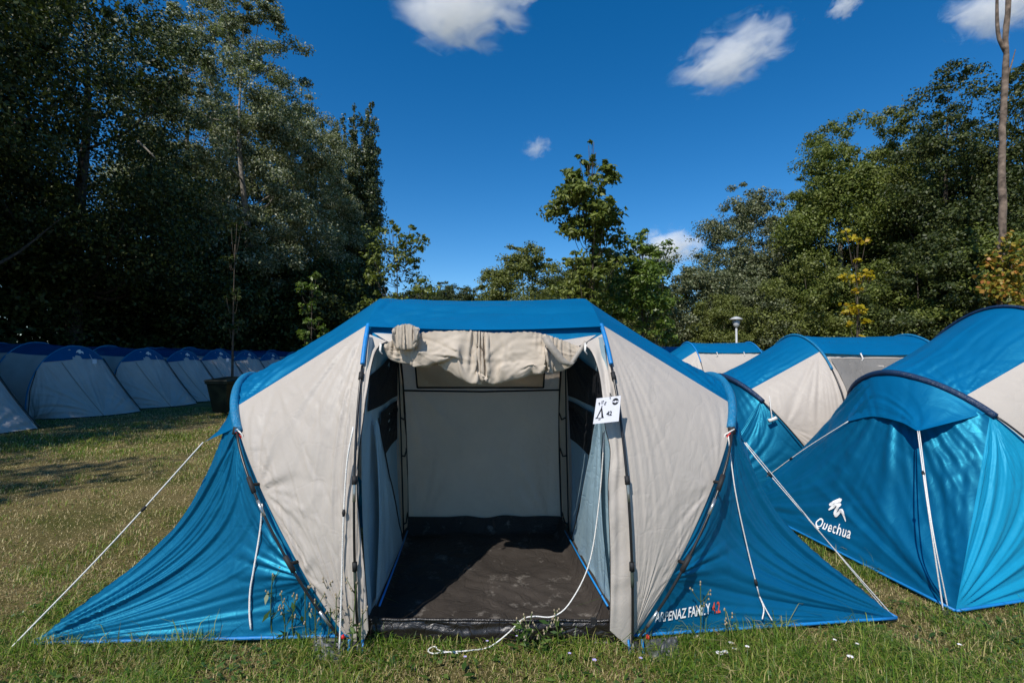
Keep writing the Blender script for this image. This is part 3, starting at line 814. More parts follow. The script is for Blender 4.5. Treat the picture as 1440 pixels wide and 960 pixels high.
# inner tents: grey-blue side walls with black mesh, beige corner strips, rear wall seams
for s in (-1, 1):
    zs = np.linspace(.10, 1.62, 60); yv = np.linspace(-.74, .54, 60)
    prof = lambda y, z: W(s * (.665 + .03 * math.sin(z * 2) + .01 * math.sin(y * 5)), y * (1 - .28 * max(0, z - 1.1)), z)
    S = np.array([[prof(y, z) for z in zs] for y in yv])
    osheet('inner_wall', S, M['inner_blue'], tent, (-s, 0, 0), lambda U, V: .012 * noise1(U * 7 + 2 * V, 5 + s) + .006 * noise1(U * 18 - 3 * V, 7 + s), 0, .03)
    for k, (z0, z1, z2, z3, y0) in enumerate([(1.20, 1.40, 1.20, 1.60, -.70), (.86, 1.16, .86, 1.165, -.34)]):
        g2 = []
        for u in np.linspace(0, 1, 30):
            y = y0 + (.50 - y0) * u
            g2.append([prof(y, (z0 * (1 - u) + z2 * u) * (1 - v) + (z1 * (1 - u) + z3 * u) * v) + np.array([-s * .016, 0, 0]) for v in np.linspace(0, 1, 20)])
        osheet('mesh_window', np.array(g2), M['mesh'], tent, (-s, 0, 0), lambda U, V: fan(U, V, 1, 1 if k == 0 else .9, 12, .02, 9 + k, .1, 1.0), 0, .05)
    # bedroom door curtain hanging forward of the mesh
    c0 = spline([W(s * .645, -.70, .14), W(s * .635, -.60, .6), W(s * .64, -.62, 1.14)], 40); c1 = spline([W(s * .64, .36, .10), W(s * .625, -.12, .55), W(s * .64, -.56, 1.15)], 40)
    osheet('bedroom_curtain', coons(c0, c1, line(c0[0], c1[0], 40), line(c0[-1], c1[-1], 40)), M['inner_blue'], tent, (-s, 0, 0), lambda U, V: .012 * noise1(V * 8 + U * 2, 15 + s) + .005 * noise1(V * 22 - U * 3, 17 + s), 0, .03)
    tube('curtain_zip', c1 + np.stack([np.full(40, -s * .006), .012 * noise1(np.linspace(0, 9, 40), 4 + s), np.zeros(40)], 1), .004, M['black'], tent, 5)
    tube('wall_hem', [W(s * .62, -.72, .155), W(s * .615, -.1, .15), W(s * .62, .5, .14)], .006, M['bind'], tent, 5)
    zs2 = np.linspace(.06, 1.66, 40)
    S = np.array([[W(s * (.675 - .015 * u), (.53 + .30 * u) * (1 - .30 * max(0, z - 1.05)), z) for z in zs2] for u in np.linspace(0, 1, 16)])
    osheet('corner_strip', S, M['beige_in'], tent, (-s, 0, 0), lambda U, V: .01 * noise1(U * 5 + V * 6, 25 + s), 0, .05)
    leg = resample(MAIN['inner'][s], 60, 1, 1 - MAIN['ti']) + np.array([-s * .04, -.025, 0])
    tube('rear_seam', leg, .009, M['black'], tent, 6)
    tube('corner_seam', [W(s * .655, .53, .1), W(s * .66, .53, .9), W(s * .655, .42, 1.6)], .006, M['black'], tent, 6)
    for z in (1.02, .72, .18):
        tube('tie', [W(s * .655, .53, z), W(s * .65, .66, z - .03), W(s * .655, .80 if z < .9 else .78, z + .01)], .006, M['black'], tent, 6)
rear = lambda x, z: W(x, -yprof(z), z) + np.array([0, -.03, 0])
tube('rear_band', [rear(-.66, 1.225), rear(0, 1.215), rear(.66, 1.23)], .008, M['black'], tent, 6)
S = np.array([[rear(x, z) for z in np.linspace(1.25, 1.62, 20)] for x in np.linspace(-.54, .52, 40)])
wf = osheet('rear_window_flap', S, M['beige_in'], tent, (0, -1, 0), lambda U, V: .012 * noise1(U * 7 + 3 * V, 41) + .006 * noise1(U * 19 - 2 * V, 42), .01, .03)
V2, F2 = join([tube_geo(line(S[0, 0], S[0, -1], 6), .007, 6), tube_geo(line(S[-1, 0], S[-1, -1], 6), .007, 6), tube_geo(line(S[0, 0], S[-1, 0], 8), .008, 6)])
make('window_piping', V2, F2, M['black'], wf)

# feet: loops, clear plastic flaps and rods
for s, f, px in ((-1, W(-.70, -.86, 0), 0), (1, W(.70, -.86, 0), 1)):
    for dx in (-.02 * s, .05 * s):
        tube('webbing_loop', [f + [dx, -.01, .06], f + [dx + .004, -.03, .0], f + [dx, -.02, -.02]], .007, M['bind'], tent, 6)
    a = f + [s * .06, .0, .05]; b = f + [s * .24, .02, .06]
    S = coons(line(a, b, 24), line(a + [.01 * s, -.12, -.045], b + [-.02 * s, -.10, -.05], 24), line(a, a + [.01 * s, -.12, -.045], 18), line(b, b + [-.02 * s, -.10, -.05], 18))
    osheet('plastic_flap', S, M['clear'], tent, (0, -1, .3), lambda U, V: .02 * noise2(U * 4, V * 4, 9) + .008 * noise2(U * 11, V * 9, 10), .02, .05)
    tube('foot_rod', [f + [0, -.025, .05], f + [s * .004, -.035, -.02]], .009, M['green_rod'], tent, 8)
    ribbon('foot_strap', [f + [s * .012, -.03, .06], f + [s * .03, -.06, .02], f + [s * .045, -.09, -.005]], .022, M['black'], tent, (1, 0, 0))
    tube('foot_rod', [W(s * .77, -.85, .05), W(s * .72, -.90, .0)], .009, M['green_rod'], tent, 8)
    tube('pole_tip', line(W(s * .79, -.86, .075), W(s * .78, -.865, .06), 3), .0105, M['red'], tent, 8)
V2, F2 = box_geo((gnd(972, 890)[0], 2.70, .025), (.055, .004, .03)); make('care_label', V2, F2, M['paper'], tent, smooth=False)

# guy lines of the open tent
tip = MAIN['tips'][-1, 0]
guy(tent, [tip, (tip + gnd(5, 921)) / 2 + [0, 0, -.02], gnd(5, 921)], .0042, .36, 30)
wings = [o for o in tent.children if o.name.startswith('wing')]
pick = lambda c: min(wings, key=lambda o: np.linalg.norm(np.mean([np.array(v.co) for v in o.data.vertices], axis=0) + np.array(tent.location) - np.array(c)))
wing_l, wing_r = pick((-1.7, 2.75, .4)), pick((1.4, 2.85, .4))
guy(tent, [hit_px(wing_l, x, y, .012) for x, y in ((369, 708), (366, 745), (357, 800), (352, 830), (351, 862), (353, 884))], .0052)
guy(tent, [at(497, 600, 2.62), at(488, 650, 2.60), at(483, 730, 2.58), at(481, 800, 2.58), at(479, 870, 2.565), at(477, 915, 2.55)], .0046, .42)
tip = MAIN['tips'][1, 0]
guy(tent, [tip, at(1090, 676, 2.95), gnd(1256, 866)], .0032, .20, 30)
guy(tent, [tip + [.01, 0, 0], at(1150, 744, 2.92), gnd(1253, 868)], .0024)
guy(tent, [at(1024, 612, 2.86), hit_px(wing_r, 1034, 690, .10), hit_px(wing_r, 1051, 770, .085), hit_px(wing_r, 1068, 838, .03)], .0034, .98)
guy(tent, [hit_px(wing_r, x, y, .03) for x, y in ((1068, 838), (1074, 855), (1072, 870))], .0036)
guy(tent, [hit_px(wing_r, x, y, .03) for x, y in ((1068, 838), (1078, 858), (1086, 872))], .0034)
for s, a in ((-1, (327, 606)), (1, (1019, 607))):
    p = resample(MAIN['end'][s], 40, 0, t_at(MAIN['end'][s], 1.09, 1))[-1] + np.array([0, .015, -.01])
    tube('sleeve_cuff', line(p + [0, -.03, .02], p + [s * .004, -.035, -.022], 3), .021, M['black'], tent, 8)
    tube('shock_cord', [p + [0, -.05, .0], p + [-s * .03, -.05, -.03], p + [-s * .045, -.04, -.06]], .005, M['red'], tent, 6)
    tube('shock_cord', [p + [.01, -.05, .01], p + [-s * .045, -.055, -.02], p + [-s * .05, -.05, -.075]], .004, M['rope'], tent, 6)

# printed model name on the right wing
p0 = hit_px(wing_r, 920, 873); p1 = hit_px(wing_r, 1012, 859); p2 = hit_px(wing_r, 922, 860)
ux = p1 - p0; Lx = np.linalg.norm(ux); ux /= Lx
uy = p2 - p0; hgt = np.linalg.norm(uy) / .72; uy /= np.linalg.norm(uy)
v, f = text_geo('ARPENAZ FAMILY ', .62, .018); wtx = max(x for x, y in v)
v2, f2 = text_geo('4.2', .62, .016); w2 = max(x for x, y in v2)
ksc = Lx / (wtx + .16 + w2)
conform('printed_name', [(x * ksc, y * hgt) for x, y in v], f, p0, ux, uy, wing_r, M['white_print'], tent, .008)
conform('printed_number', [((x + wtx + .16) * ksc, y * hgt) for x, y in v2], f2, p0, ux, uy, wing_r, M['red_print'], tent, .008)

# card with the tent number, hung from the right pole
q4 = [at(827, 596, 2.585), at(870, 593, 2.60), at(873, 556, 2.60), at(838, 560, 2.585)]
q4 = [at(834, 596, 2.575), at(870, 592, 2.585), at(873, 556, 2.60), at(839, 560, 2.59)]
c0 = sum(q4) / 4
sign = thing('number_card', 'white card printed with a tent symbol and the number 42', 'sign', tuple(c0))
ex = (q4[1] - q4[0]); ey = (q4[3] - q4[0]); nn = np.cross(ex, ey); nn /= np.linalg.norm(nn)
V2 = [p + nn * .0012 for p in q4] + [p - nn * .0012 for p in q4]
make('card', V2, [(0, 1, 2, 3), (7, 6, 5, 4), (0, 4, 5, 1), (1, 5, 6, 2), (2, 6, 7, 3), (3, 7, 4, 0)], M['paper'], sign, smooth=False)
def on_card(v2, k=.0022): return [q4[0] + ex * x + ey * y + nn * k for x, y in v2]
def card_text(t, x, y, h, w=None, rot=0.0, name='print', bold=.01):
    v, f = text_geo(t, 1.0, bold, 0)
    xs = [p[0] for p in v]; sx = h if w is None else w / (max(xs) - min(xs))
    cr, sr = math.cos(rot), math.sin(rot)
    v = [(x + (a * sx * cr - b * h * sr), y + (a * sx * sr + b * h * cr)) for a, b in v]
    make(name, on_card(v), f, M['ink'], sign, smooth=False)
card_text('42', .47, .27, .24, .22, name='printed_number', bold=.03)
for ch, x, y, r in (('P', .13, .70, .35), ('I', .215, .755, .12), ('T', .245, .765, -.05), ('E', .32, .72, -.3)):
    card_text(ch, x, y, .17, None if ch == 'I' else .06, r, 'printed_letter', .03)
tee = [(.05, .235), (.085, .24), (.235, .63), (.225, .70), (.245, .66), (.265, .70), (.26, .63), (.37, .24), (.39, .235), (.39, .22), (.05, .22)]
hole = [(.15, .245), (.245, .44), (.275, .245)]
make('tent_symbol', on_card([(.05, .22), (.13, .225), (.245, .50), (.235, .63), (.22, .70), (.10, .25), (.29, .225), (.39, .22), (.36, .25), (.262, .63), (.275, .70), (.05, .20), (.39, .20)]),
     [(0, 1, 2, 3, 5), (2, 6, 7, 8, 9, 3), (3, 9, 10), (3, 4, 9), (11, 12, 7, 0)], M['ink'], sign, smooth=False)
card_text('VIP', .17, .12, .085, .10, name='printed_letters')
def disc(cx, cy, r, a0, a1, r0=0.0, n=14, rx=1.0):
    v, f = [], []
    for i in range(n + 1):
        a = a0 + (a1 - a0) * i / n
        v += [(cx + r0 * rx * math.cos(a), cy + r0 * math.sin(a)), (cx + r * rx * math.cos(a), cy + r * math.sin(a))]
    for i in range(n): f.append((2 * i, 2 * i + 1, 2 * i + 3, 2 * i + 2))
    return v, f
V2, F2 = [], []
for args in ((.76, .80, .125, .35, 2.8, .05), (.76, .80, .125, 3.45, 5.97, .055), (.76, .80, .135, 0, 6.283, .125)):
    v, f = disc(*args, rx=.95); o = len(V2); V2 += v; F2 += [tuple(i + o for i in q) for q in f]
make('round_emblem', on_card(V2), F2, M['ink'], sign, smooth=False)
tube('card_tie', [q4[3] * .45 + q4[2] * .55 + [0, -.004, -.01], q4[3] * .45 + q4[2] * .55 + [0, 0, .02], W(.70, -.79, 1.2) + [0, -.02, 0]], .002, M['black'], sign, 5)

# loose cord from the doorway over the sill on to the grass
rp = [on_front(850, 606, .02), at(843, 700, 2.72), at(829, 790, 2.70), at(802, 846, 2.665), at(778, 866, 2.645), at(752, 866, 2.64), at(735, 870, 2.63), at(714, 890, 2.63), gnd(688, 909, .015), gnd(660, 914, .02), gnd(632, 916, .02), gnd(608, 918, .02), gnd(602, 913, .02), gnd(612, 908, .025), gnd(618, 914, .02), gnd(645, 918, .015)]
cord = tube('loose_cord', spline(rp, 120), .0036, M['rope'], None, 6)
tag(cord, 'thin white cord trailing from the doorway over the black sill to the grass', 'cord')

# ---- neighbours on the right
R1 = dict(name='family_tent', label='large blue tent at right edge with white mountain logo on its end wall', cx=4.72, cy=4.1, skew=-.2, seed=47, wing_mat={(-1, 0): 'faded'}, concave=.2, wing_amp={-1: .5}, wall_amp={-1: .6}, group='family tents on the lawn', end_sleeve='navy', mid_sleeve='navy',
          pegs={(-1, 0): (2.585, 2.95, .03), (-1, 1): (2.30, 5.05, .05)},
          tips={(-1, 0): (2.91, 3.59, .975), (-1, 1): (2.89, 4.3, .955)}, sink=.02)
t1 = bedroom_tent(R1)
a = R1['tips'][-1, 0]; b = R1['pegs'][-1, 0]
guy(t1, [a, at(1303, 700, 3.05), gnd(1327, 862)], .0042, .42)
guy(t1, [a + [.012, 0, 0], at(1310, 735, 3.03), gnd(1334, 860)], .0036)
a = R1['tips'][-1, 1]
guy(t1, [a, at(1130, 632, 4.7), at(1078, 670, 5.1)], .004, .7)
ribbon('foot_strap', [gnd(1330, 858, .03), gnd(1331, 868, .01)], .03, M['black'], t1, (1, 0, 0))
ew = R1['end_wall', -1]
v, f = text_geo('Quechua', 1.08, .012, 1, 1.12)
p0 = hit_px(ew, 1145, 739); p1 = hit_px(ew, 1196, 758); p2 = hit_px(ew, 1151, 727)
ux = p1 - p0; L1 = np.linalg.norm(ux); ux /= L1
uy = p2 - p0; H1 = np.linalg.norm(uy); uy /= H1
k = L1 / max(x for x, y in v)
conform('printed_logo', [(x * k, y * H1 / .70) for x, y in v], f, p0, ux, uy, ew, M['white_print'], t1, .008)
for i, (pts, w) in enumerate(RIDGE):
    v, f = stroke_geo(pts, w)
    conform('printed_logo', [((x * .42 + .27) * L1, (y * 1.75 + 1.55) * H1) for x, y in v], f, p0, ux, uy, ew, M['white_print'], t1, .007 + .003 * i)

R2 = dict(name='family_tent', label='blue and beige tent behind the open one, with grey window and hanging white toggle', cx=4.23, cy=6.25, sc=1.05, sx=1.0, zs=.93, skew=-.06, seed=83, concave=.3, wing_amp={-1: .6}, group='family tents on the lawn', window=True, q=.75, end_sleeve='navy', mid_sleeve='sleeve')
t2 = bedroom_tent(R2)
p = at(1082, 557, 5.55)
guy(t2, [p, at(1084, 575, 5.5), at(1086, 590, 5.5)], .006)
c = at(1086, 590, 5.48)
tube('toggle', [c + [-.04, 0, -.012], c + [0, 0, 0], c + [.045, 0, .02]], [.022, .018, .022], M['rope'], t2, 8)
R3 = dict(name='family_tent', label='small distant beige tent with flat blue roof beside the lamp post', cx=4.5, cy=10.9, sc=.96, skew=-.1, seed=101, group='family tents on the lawn', q=.45)
bedroom_tent(R3)
R4 = dict(name='family_tent', label='farthest tent, only its dark blue roof showing behind the open tent', cx=5.6, cy=17.5, sc=1.0, seed=131, group='family tents on the lawn', q=.3)
bedroom_tent(R4)
# ------------------------------------------------------------------ row of closed tunnel tents on the left
AR = [(-1.03, 0), (-1.05, .45), (-.95, .95), (-.70, 1.42), (-.34, 1.70), (0, 1.77), (.34, 1.70), (.70, 1.42), (.95, .95), (1.05, .45), (1.03, 0)]
def arch_pts(x, n, t0=0, t1=1, h=1.0):
    p = spline([(x, y, z * h) for y, z in AR], 200)
    return resample(p, n, t0, t1)
TR = .36                                                       # share of the arch below the blue roof band
def tunnel_tent():
    r = thing('tunnel_tent', 'x', 'tent')
    xs = [(0, 1.0), (-1.35, 1.06), (-2.8, 1.06), (-4.2, 1.0)]
    def skin(t0, t1, n, m, sag):
        rows = []
        for (xa, ha), (xb, hb) in zip(xs[:-1], xs[1:]):
            for w in np.linspace(0, 1, m, endpoint=False):
                q = arch_pts(xa, n, t0, t1, ha) * (1 - w) + arch_pts(xb, n, t0, t1, hb) * w
                q[:, 2] -= sag * math.sin(w * math.pi); rows.append(q)
        rows.append(arch_pts(xs[-1][0], n, t0, t1, xs[-1][1]))
        return np.array(rows)
    wr = lambda sd: (lambda U, V: .012 * noise1(U * 30 + 3 * V, sd) * (.3 + V) + fan(U, V, 0, 1, 12, .02, sd + 1, .05, .6) + fan(U, V, .33, 1, 12, .02, sd + 3, .05, .5))
    def cl(name, S, mat, d=None): 
        o = sheet(name, S, mat, r, d); return o
    cl('roof', skin(TR, 1 - TR, 20, 10, .03), M['cap_blue'], wr(3))
    cl('side_wall', skin(0, TR, 20, 14, .02), M['grey_beige'], wr(5))
    cl('side_wall', skin(1, 1 - TR, 20, 14, .02), M['grey_beige'], wr(9))
    # closed end: cloth stretched from the arch to a nose on the ground, with one outer pole on the far side
    full = spline([(0, y, z) for y, z in AR], 400)
    AF = .67                                                   # share of the arch that the end cloth covers
    bl = spline([(.0, -1.03, .015), (.62, -.72, .015), (1.02, -.05, .015), (1.06, .55, .015), (.90, 1.08, .015)], 200)
    def half(ta, tb, v1=1.0, nn=70, mm=50, push=0.0, v0=0.0):
        A = resample(full, nn, AF * ta, AF * tb); B = resample(bl, nn, ta, tb)
        v1 = np.full(nn, v1) if np.isscalar(v1) else v1
        v = (v0 + (v1[:, None] - v0) * np.linspace(0, 1, mm)[None, :])[..., None]
        S = A[:, None] * (1 - v) + B[:, None] * v
        S[:, :, 0] += push
        S[:, :, 2] -= .05 * np.sin(v[..., 0] * math.pi)
        return S
    ew = lambda sd: (lambda U, V: fan(U, V, .0, 1.02, 13, .035, sd, .10, 1.2) + fan(U, V, 1.0, 1.02, 13, .035, sd + 5, .10, 1.2) + fan(U, V, .8, -.05, 9, .014, sd + 7, .1, .9) + creases(U, V, 30, .006, sd + 9, .01, ang=1.0))
    cl('end_panel', half(0, .58), M['grey_beige'], ew(21))
    cl('end_panel', half(.58, 1), M['grey_beige'], ew(33))
    A = resample(full, 30, AF, 1); B = np.array(bl[-1:]) * (1 - np.linspace(0, 1, 30)[:, None]) + np.array([[0, 1.03, .015]]) * np.linspace(0, 1, 30)[:, None]
    w = np.linspace(0, 1, 24)[None, :, None]
    cl('end_side', A[:, None] * (1 - w) + B[:, None] * w, M['grey_beige'], ew(45))
    cap = half(.47, 1.0, .17 - .16 * np.abs(np.linspace(-1, 1, 40)) ** 2.2, 40, 10, .014)
    cl('end_cap', cap, M['cap_blue'], lambda U, V: .004 * noise1(U * 20, 51))
    sm = half(.579, .581, 1.0, 2, 30, .012, .14)[0]
    tube2 = lambda nm, pth, rr, mt, par=r, sg=6: make(nm, *tube_geo(pth, rr, sg), mt, par, True, True)
    tube2('seam', sm, .010, M['strap'])
    for x, h in xs[:-1]:
        tube2('arch_sleeve', arch_pts(x, 50, 0, 1, h) * [1, 1.008, 1.004] + [0, 0, 0], .018, M['sleeve'])
    tube2('arch_pole', half(.999, 1, 1.0, 2, 20)[0] + [.02, .02, .02], .012, M['pole'])
    tube2('arch_pole', resample(np.array([arch_pts(0, 2, .26, .26)[0], [.04, -1.0, .7], [.06, -1.04, .0]]), 20) + [.02, -.015, 0], .010, M['pole'])
    bp = bl[::5] + [.006, 0, .0]
    tube2('hem', bp, .014, M['black'])
    v, f = stroke_geo(RIDGE[1][0], .3, 14)
    c = half(.74, .76, .09, 2, 2, .03, .08)[0, 0]
    make('printed_logo', [(c[0] + .006 + y * -.02, c[1] - .08 + x * .15, c[2] - .02 + y * .13) for x, y in v], f, M['white_print'], r, False, True)
    tube2('guy_line', [c + [.01, .25, -.05], c + [.12, .30, -.30], c + [.20, .30, -.42]], .006, M['rope'])
    return r

def copy_tree(o, parent=None):
    c = o.copy(); COL.objects.link(c); c.parent = parent
    for ch in list(o.children): copy_tree(ch, c)
    return c

TT = [((-11.15, 9.75), 'shaded beige tunnel tent cut by left picture edge, nearest of the left row'),
      ((-11.45, 13.05), 'large shaded beige tunnel tent with white mark on blue cap, second in left row'),
      ((-11.37, 15.4), 'shaded beige tunnel tent third in left row, beside the largest one'),
      ((-11.4, 17.3), 'beige tunnel tent fourth in left row, just left of the green bin'),
      ((-11.4, 19.3), 'beige tunnel tent fifth in left row, above the green bin'),
      ((-11.35, 21.3), 'beige tunnel tent sixth in left row, right of the thin young tree trunk'),
      ((-11.3, 23.3), 'beige tunnel tent seventh in left row, half hidden by the open tent roof'),
      ((-11.2, 25.6), 'beige tunnel tent at the far end of the left row')]
proto = tunnel_tent()
for i, ((x, y), lab) in enumerate(TT):
    o = proto if i == 0 else copy_tree(proto)
    o.location = (x, y, 0); o.rotation_euler = (0, 0, math.radians(-13 + (i * 37 % 7) - 3)); o.scale = (1, 1, 1.0 + .015 * ((i * 5) % 3 - 1))
    o['label'] = lab; o['group'] = 'tunnel tents in a row under the trees'
for i, (px, py, Y, lab) in enumerate([(133, 508, 13.2, 'small white card hanging on the second tunnel tent of the left row'), (320, 506, 18.9, 'tiny white card on the tunnel tent above the green bin')]):
    p = at(px, py, Y)
    V2, F2 = box_geo(p, (.09, .01, .12), .3); o = make('number_card', V2, F2, M['paper'], None, smooth=False)
    tag(o, lab, 'sign')

# ------------------------------------------------------------------ bin, lamp, far board
b = gnd(318, 584)
bn = thing('wheelie_bin', 'dark green plastic wheelie bin in shade beside the left tent row', 'bin', (b[0], b[1], 0), math.radians(-12))
def bin_body():
    v, f = [], []
    for z, w, d in ((.10, .20, .22), (.82, .30, .34), (.84, .33, .37), (.90, .33, .37)):
        v += [(-w, -d, z), (w, -d, z), (w, d, z), (-w, d, z)]
    for i in range(3):
        for k in range(4): f.append((4 * i + k, 4 * i + (k + 1) % 4, 4 * i + 4 + (k + 1) % 4, 4 * i + 4 + k))
    f.append((3, 2, 1, 0)); f.append((12, 13, 14, 15)); return v, f
make('bin_body', *bin_body(), M['bin'], bn, False, True)
make('lid', [(-.35, -.39, .905), (.35, -.39, .905), (.35, .40, .925), (-.35, .40, .925), (-.33, -.37, .935), (.33, -.37, .935), (.30, .36, 1.0), (-.30, .36, 1.0)], [(3, 2, 1, 0), (4, 5, 6, 7), (0, 1, 5, 4), (1, 2, 6, 5), (2, 3, 7, 6), (3, 0, 4, 7)], M['bin'], bn, False, True)
make('handle', *tube_geo([(-.25, .40, .86), (-.25, .47, .90), (.25, .47, .90), (.25, .40, .86)], .016, 6), M['bin'], bn, True, True)
for x in (-.26, .26):
    v, f = lathe_geo((0, 0, 0), [(.02, -.025), (.10, -.025), (.10, .025), (.02, .025)], 16)
    make('wheel', [(x + q[2], .24 + q[0], .10 + q[1]) for q in v], f, M['black'], bn, False, True)

p = at(1036, 500, 20)
lp = thing('street_lamp', 'grey park lamp with flat mushroom cap standing before the right trees', 'street lamp', (p[0], p[1], 0))
make('post', *tube_geo([(0, 0, 0), (0, 0, 1.2), (0, 0, 2.72)], [.055, .045, .04], 10), M['lamp'], lp, True, True)
make('lantern', *lathe_geo((0, 0, 2.72), [(.05, 0), (.10, .04), (.12, .10), (.15, .26), (.10, .30)], 16), M['lamp'], lp, True, True)
make('cap', *lathe_geo((0, 0, 3.0), [(.10, .0), (.25, .03), (.26, .05), (.15, .12), (.05, .16)], 20), M['lamp'], lp, True, True)
p = at(1243, 486, 13)
bd = thing('notice_board', 'small white board showing above the roof of the grey windowed tent', 'sign', (p[0], p[1], 0))
V2, F2 = box_geo((0, 0, p[2]), (.24, .02, .24)); make('panel', V2, F2, M['paper'], bd, False, True)
make('post', *tube_geo([(0, .03, 0), (0, .03, 1.0), (0, .03, p[2] + .1)], .02, 6), M['lamp'], bd, True, True)
V2, F2 = box_geo((0, -.012, p[2] + .06), (.24, .006, .05)); make('red_stripe', V2, F2, M['red_print'], bd, False, True)

# ------------------------------------------------------------------ trees
def leaf_cards(rg, P, size, aspect=.55, up=.35, droop=.0, out=None, fold=.25):
    """one little folded leaf per point"""
    n = len(P)
    nrm = rg.normal(size=(n, 3)); nrm[:, 2] += up * 2
    if out is not None: nrm += out * 1.3
    nrm /= np.linalg.norm(nrm, axis=1, keepdims=True)
    a = rg.normal(size=(n, 3)); a[:, 2] -= droop
    a -= nrm * (a * nrm).sum(1, keepdims=True); a /= np.linalg.norm(a, axis=1, keepdims=True)
    b = np.cross(nrm, a)
    s = (size * rg.uniform(.6, 1.35, n))[:, None]
    v = np.empty((n, 4, 3))
    v[:, 0] = P - a * s * .5
    v[:, 1] = P - b * s * aspect * .5 + nrm * s * fold * .3 - a * s * .05
    v[:, 2] = P + a * s * .5
    v[:, 3] = P + b * s * aspect * .5 + nrm * s * fold * .3 - a * s * .05
    return v.reshape(-1, 3), np.arange(4 * n).reshape(n, 4)

def crown_points(rg, lobes, n, clumps=9, spread=.30):
    """leaves gather in clumps, clumps in lobes"""
    Lc = np.array([l[0] for l in lobes]); Lr = np.array([l[1] for l in lobes])
    w = (Lr.prod(1) ** (2 / 3)); w /= w.sum()
    nc = clumps * len(lobes)
    li = rg.choice(len(lobes), nc, p=w)
    d = rg.normal(size=(nc, 3)); d /= np.linalg.norm(d, axis=1, keepdims=True)
    r = rg.uniform(.15, 1, nc) ** .45
    cc = Lc[li] + d * r[:, None] * Lr[li]
    cr = Lr[li] * rg.uniform(.6, 1.3, nc)[:, None] * spread
    wk = rg.uniform(.35, 1.5, nc); wk /= wk.sum()
    k = rg.choice(nc, n, p=wk)
    g = rg.normal(size=(n, 3)); g /= np.linalg.norm(g, axis=1, keepdims=True)
    g *= (rg.uniform(0, 1, n) ** .6 * 1.7)[:, None]; g[:, 2] *= .75
    P = cc[k] + g * cr[k]
    o = (P - Lc[li[k]]) / Lr[li[k]] * .6 + g
    o /= np.maximum(np.linalg.norm(o, axis=1, keepdims=True), 1e-6)
    return P, o, cc

def limbs(rg, H, targets, r0, lean=(0, 0), zfork=.25, wob=.03):
    top = np.array([lean[0], lean[1], H * .84])
    tr = spline([(0, 0, -.1), (lean[0] * .1 + rg.normal() * wob * H * .3, rg.normal() * wob * H * .3, H * .3), (lean[0] * .5 + rg.normal() * wob * H * .4, rg.normal() * wob * H * .4, H * .6), top], 24)
    geos = [tube_geo(tr, np.maximum(.012, r0 * (1 - np.linspace(0, 1, 24)) ** .9), 8)]
    for t in targets:
        z0 = max(zfork * H, min(.85 * H, t[2] - np.hypot(t[0], t[1]) * rg.uniform(.5, 1.0)))
        k = int(np.clip(z0 / (H * .84) * 23, 1, 21)); s = tr[k]
        m = s * .45 + np.asarray(t) * .55 + np.array([0, 0, -.06 * H * rg.uniform(.3, 1)])
        rr = r0 * (.34 - .28 * k / 23)
        geos.append(tube_geo(spline([s, m, t], 9), np.linspace(rr, max(.008, rr * .12), 9), 5))
    return join(geos)

def broad_crown(seed, H, zc, rad, nl, lobe, n, size, egg=0.0, **kw):
    rg = np.random.RandomState(seed); lobes = []
    while len(lobes) < nl:
        d = rg.normal(size=3); d /= np.linalg.norm(d); r = rg.uniform(.2, 1) ** .42
        p = d * r * np.array(rad)
        k = 1 - egg * p[2] / rad[2]
        p[0] *= k; p[1] *= k; p[2] += zc
        if p[2] < .5: continue
        s = lobe * rg.uniform(.55, 1.3) * (1.15 - .45 * max(0, (p[2] - zc) / rad[2]))
        lobes.append((p, np.array([s, s, s * .75])))
    P, o, cc = crown_points(rg, lobes, n, kw.get('clumps', 8), kw.get('spread', .38))
    v, f = leaf_cards(rg, P, size, kw.get('aspect', .6), kw.get('up', .35), kw.get('droop', .2), o)
    lim = limbs(rg, H, [l[0] for l in lobes[:: max(1, nl // 16)]], kw.get('r0', .22))
    return v, f, lim

def tree(label, x, y, crown, leafm, barkm='bark', group='broad trees around the lawn', sc=1.0, rz=0.0, name='tree', zs=1.0):
    r = thing(name, label, 'tree', (x, y, 0), rz, group)
    r.scale = (sc, sc, sc * zs)
    if isinstance(crown, dict):
        c = bpy.data.objects.new('crown', crown['crown']); t = bpy.data.objects.new('trunk', crown['trunk'])
        if c.data.materials[0] is not leafm:
            c.material_slots  # own leaf colour is set on the object below
        for o in (c, t): COL.objects.link(o); o.parent = r
        if c.data.materials[0] is not leafm:
            c.material_slots[0].link = 'OBJECT'; c.material_slots[0].material = leafm
        return r
    v, f, lim = crown
    c = make('crown', v, f, leafm, r, False, True)
    t = make('trunk', *lim, M[barkm], r, True, True)
    return dict(crown=c.data, trunk=t.data)

LM = {}
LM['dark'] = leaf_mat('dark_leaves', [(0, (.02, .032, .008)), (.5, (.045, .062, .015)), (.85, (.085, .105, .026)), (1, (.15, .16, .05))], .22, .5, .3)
LM['silver'] = leaf_mat('silver_poplar_leaves', [(0, (.07, .085, .036)), (.4, (.14, .16, .075)), (.62, (.24, .26, .15)), (.85, (.36, .37, .26)), (1, (.44, .45, .35))], .25, .5, .2)
LM['mid'] = leaf_mat('mid_green_leaves', [(0, (.07, .092, .017)), (.5, (.12, .15, .028)), (.9, (.19, .22, .048)), (1, (.26, .28, .08))], .28, .5, .3)
LM['olive'] = leaf_mat('olive_leaves', [(0, (.075, .09, .02)), (.5, (.135, .155, .034)), (.9, (.20, .22, .058)), (1, (.26, .27, .09))], .28, .5, .3)
LM['bright'] = leaf_mat('bright_young_leaves', [(0, (.07, .115, .016)), (.5, (.115, .175, .028)), (1, (.20, .26, .06))], .35, .42, .45)
